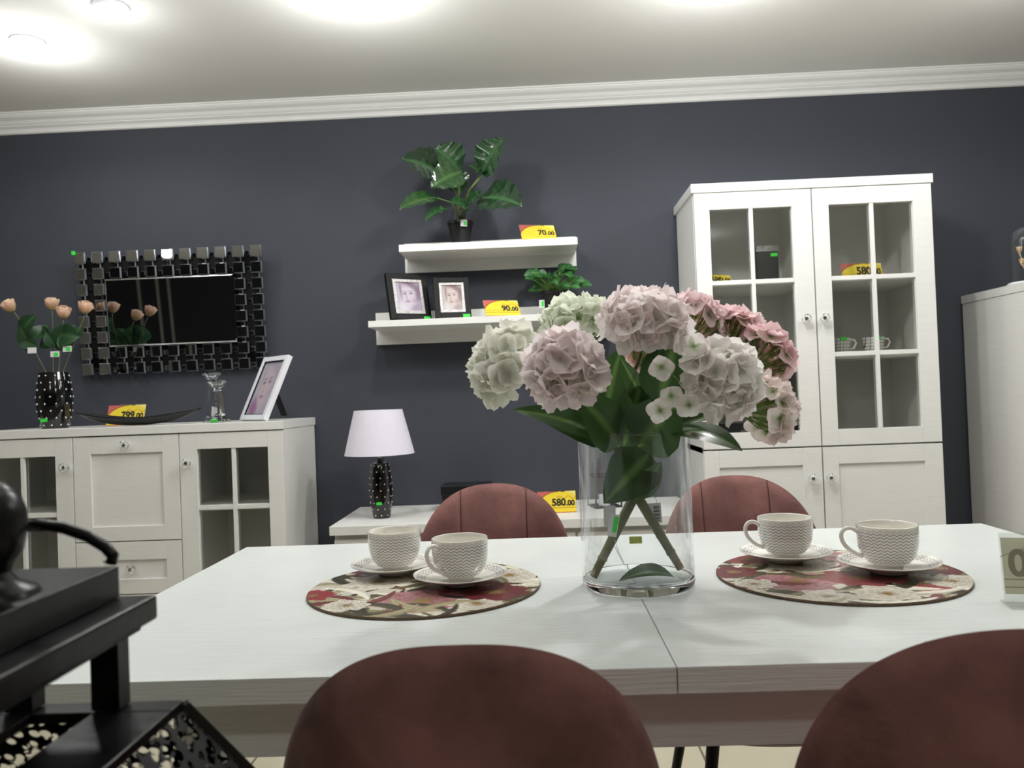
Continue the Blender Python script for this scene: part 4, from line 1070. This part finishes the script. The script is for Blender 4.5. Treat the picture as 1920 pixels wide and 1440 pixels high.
# ------------------------------------------------------------------ glass dome
def dome():
    t = thing('glass_dome', 'glass dome with dried flowers on the dresser at right', 'decoration', (1.822, 2.99, 1.4135))
    MB().lathe([(0, 0), (.068, 0), (.068, .008), (.062, .012), (0, .012)], 36).build('base', 'white_paint', t, smooth='auto')
    pr = [(.058, .0125), (.058, .16)] + [(.058 * cos(a), .16 + .058 * sin(a)) for a in [k * pi / 2 / 8 for k in range(1, 9)]]
    MB().lathe(pr, 40, caps=False).build('glass_cover', 'vaseglass', t, smooth=True)
    rg = random.Random(8); mb = MB(); sm = MB()
    for k in range(7):
        a = 2 * pi * k / 7; c = Vector((.024 * cos(a), .024 * sin(a), .10 + rg.uniform(-.03, .045))); sm.tube([(0, 0, .012), c * .6 + Vector((0, 0, .01)), c], .0015, 5)
        for j in range(6):
            b = 2 * pi * j / 6; d = Vector((cos(b) * .6, sin(b) * .6, .8)).normalized(); petal(mb, c, d, Vector((-cos(b), -sin(b), .6)).normalized(), .024, .009, .1, (.5, .4, .25), (.6, .48, .3), (.62, .5, .34))
    sm.build('stems', 'dryflower', t); mb.build('dried_flowers', 'dryflower', t, smooth=True)
dome()

# ------------------------------------------------------------------ black lantern in the foreground
def lantern():
    O = Vector((-.372, .53, .60)); t = thing('lantern', 'black lantern with round finial and pierced flaring body, blurred in left foreground', 'lantern', O)
    z = lambda v: v - .60
    def plate(hx, hy, z0, z1, name): return BX(-hx, hx, -hy, hy, z(z0), z(z1)).build(name, 'lantern', t, bevel=.0015)
    plate(.040, .090, .9335, .958, 'roof_cap')
    mb = MB(); mb.box(-.066, .066, -.098, .098, z(.914), z(.933)); mb.box(-.055, .055, -.094, .094, z(.906), z(.9138)); mb.build('brim', 'lantern', t, bevel=.0025)
    for sx in (-1, 1):
        for sy in (-1, 1):
            BX(sx * .034 - .011, sx * .034 + .011, sy * .083 - .009, sy * .083 + .009, z(.851), z(.9058)).build('post', 'lantern', t, bevel=.001)
    mb = MB(); hx, hy = .085, .096; ix, iy = .024, .074
    for a in ((-hx, hx, iy, hy), (-hx, hx, -hy, -iy), (-hx, -ix, -iy, iy), (ix, hx, -iy, iy)): mb.box(*a, z(.842), z(.850))
    mb.build('shoulder_rim', 'lantern', t, bevel=.001)
    bx, by, zb = .140, .140, z(.752)
    T = [(-hx, -hy), (hx, -hy), (hx, hy), (-hx, hy)]; Bt = [(-bx, -by), (bx, -by), (bx, by), (-bx, by)]
    for k in range(4):
        a, b = T[k], T[(k + 1) % 4]; c, d = Bt[(k + 1) % 4], Bt[k]
        MB().add([(*a, z(.842)), (*b, z(.842)), (*c, zb), (*d, zb)], [(0, 1, 2, 3)]).build('pierced_panel', 'perf', t, solid=.0015)
        MB().bar((*a, z(.846)), (*d, zb), .008, .008).build('corner_rib', 'lantern', t)
    mb = MB().box(-bx, bx, -by, by, .094, .152); mb.build('base', 'lantern', t, bevel=.002)
    MB().lathe([(.030, z(.958)), (.028, z(.962)), (.016, z(.968)), (.012, z(.974)), (.014, z(.980)), (.020, z(.988)), (.0225, z(1.0)), (.0225, z(1.014)), (.018, z(1.026)), (.009, z(1.034)), (0, z(1.036))], 32).build('finial', 'lantern', t, smooth='auto')
    P = [at(px, py, Y=.56) - O for px, py in ((20, 988), (70, 983), (120, 990), (165, 1006), (198, 1026), (212, 1042), (208, 1056))]
    P2 = [Vector((-p.x + .012, p.y, p.z)) for p in P][::-1]
    MB().tube(P2 + P, .0042, 10).build('handle_ring', 'lantern', t, smooth=True)
    s = thing('side_table', 'black side table under the lantern, below the frame', 'table', (-.42, .50, 0))
    BX(-.16, .17, -.16, .16, .67, .6935).build('top', 'lantern', s, bevel=.002)
    for sx in (-1, 1):
        for yy in (-.14, .14): BX(sx * .14 - .012, sx * .14 + .012, yy - .012, yy + .012, 0, .6695).build('leg', 'lantern', s)
lantern()
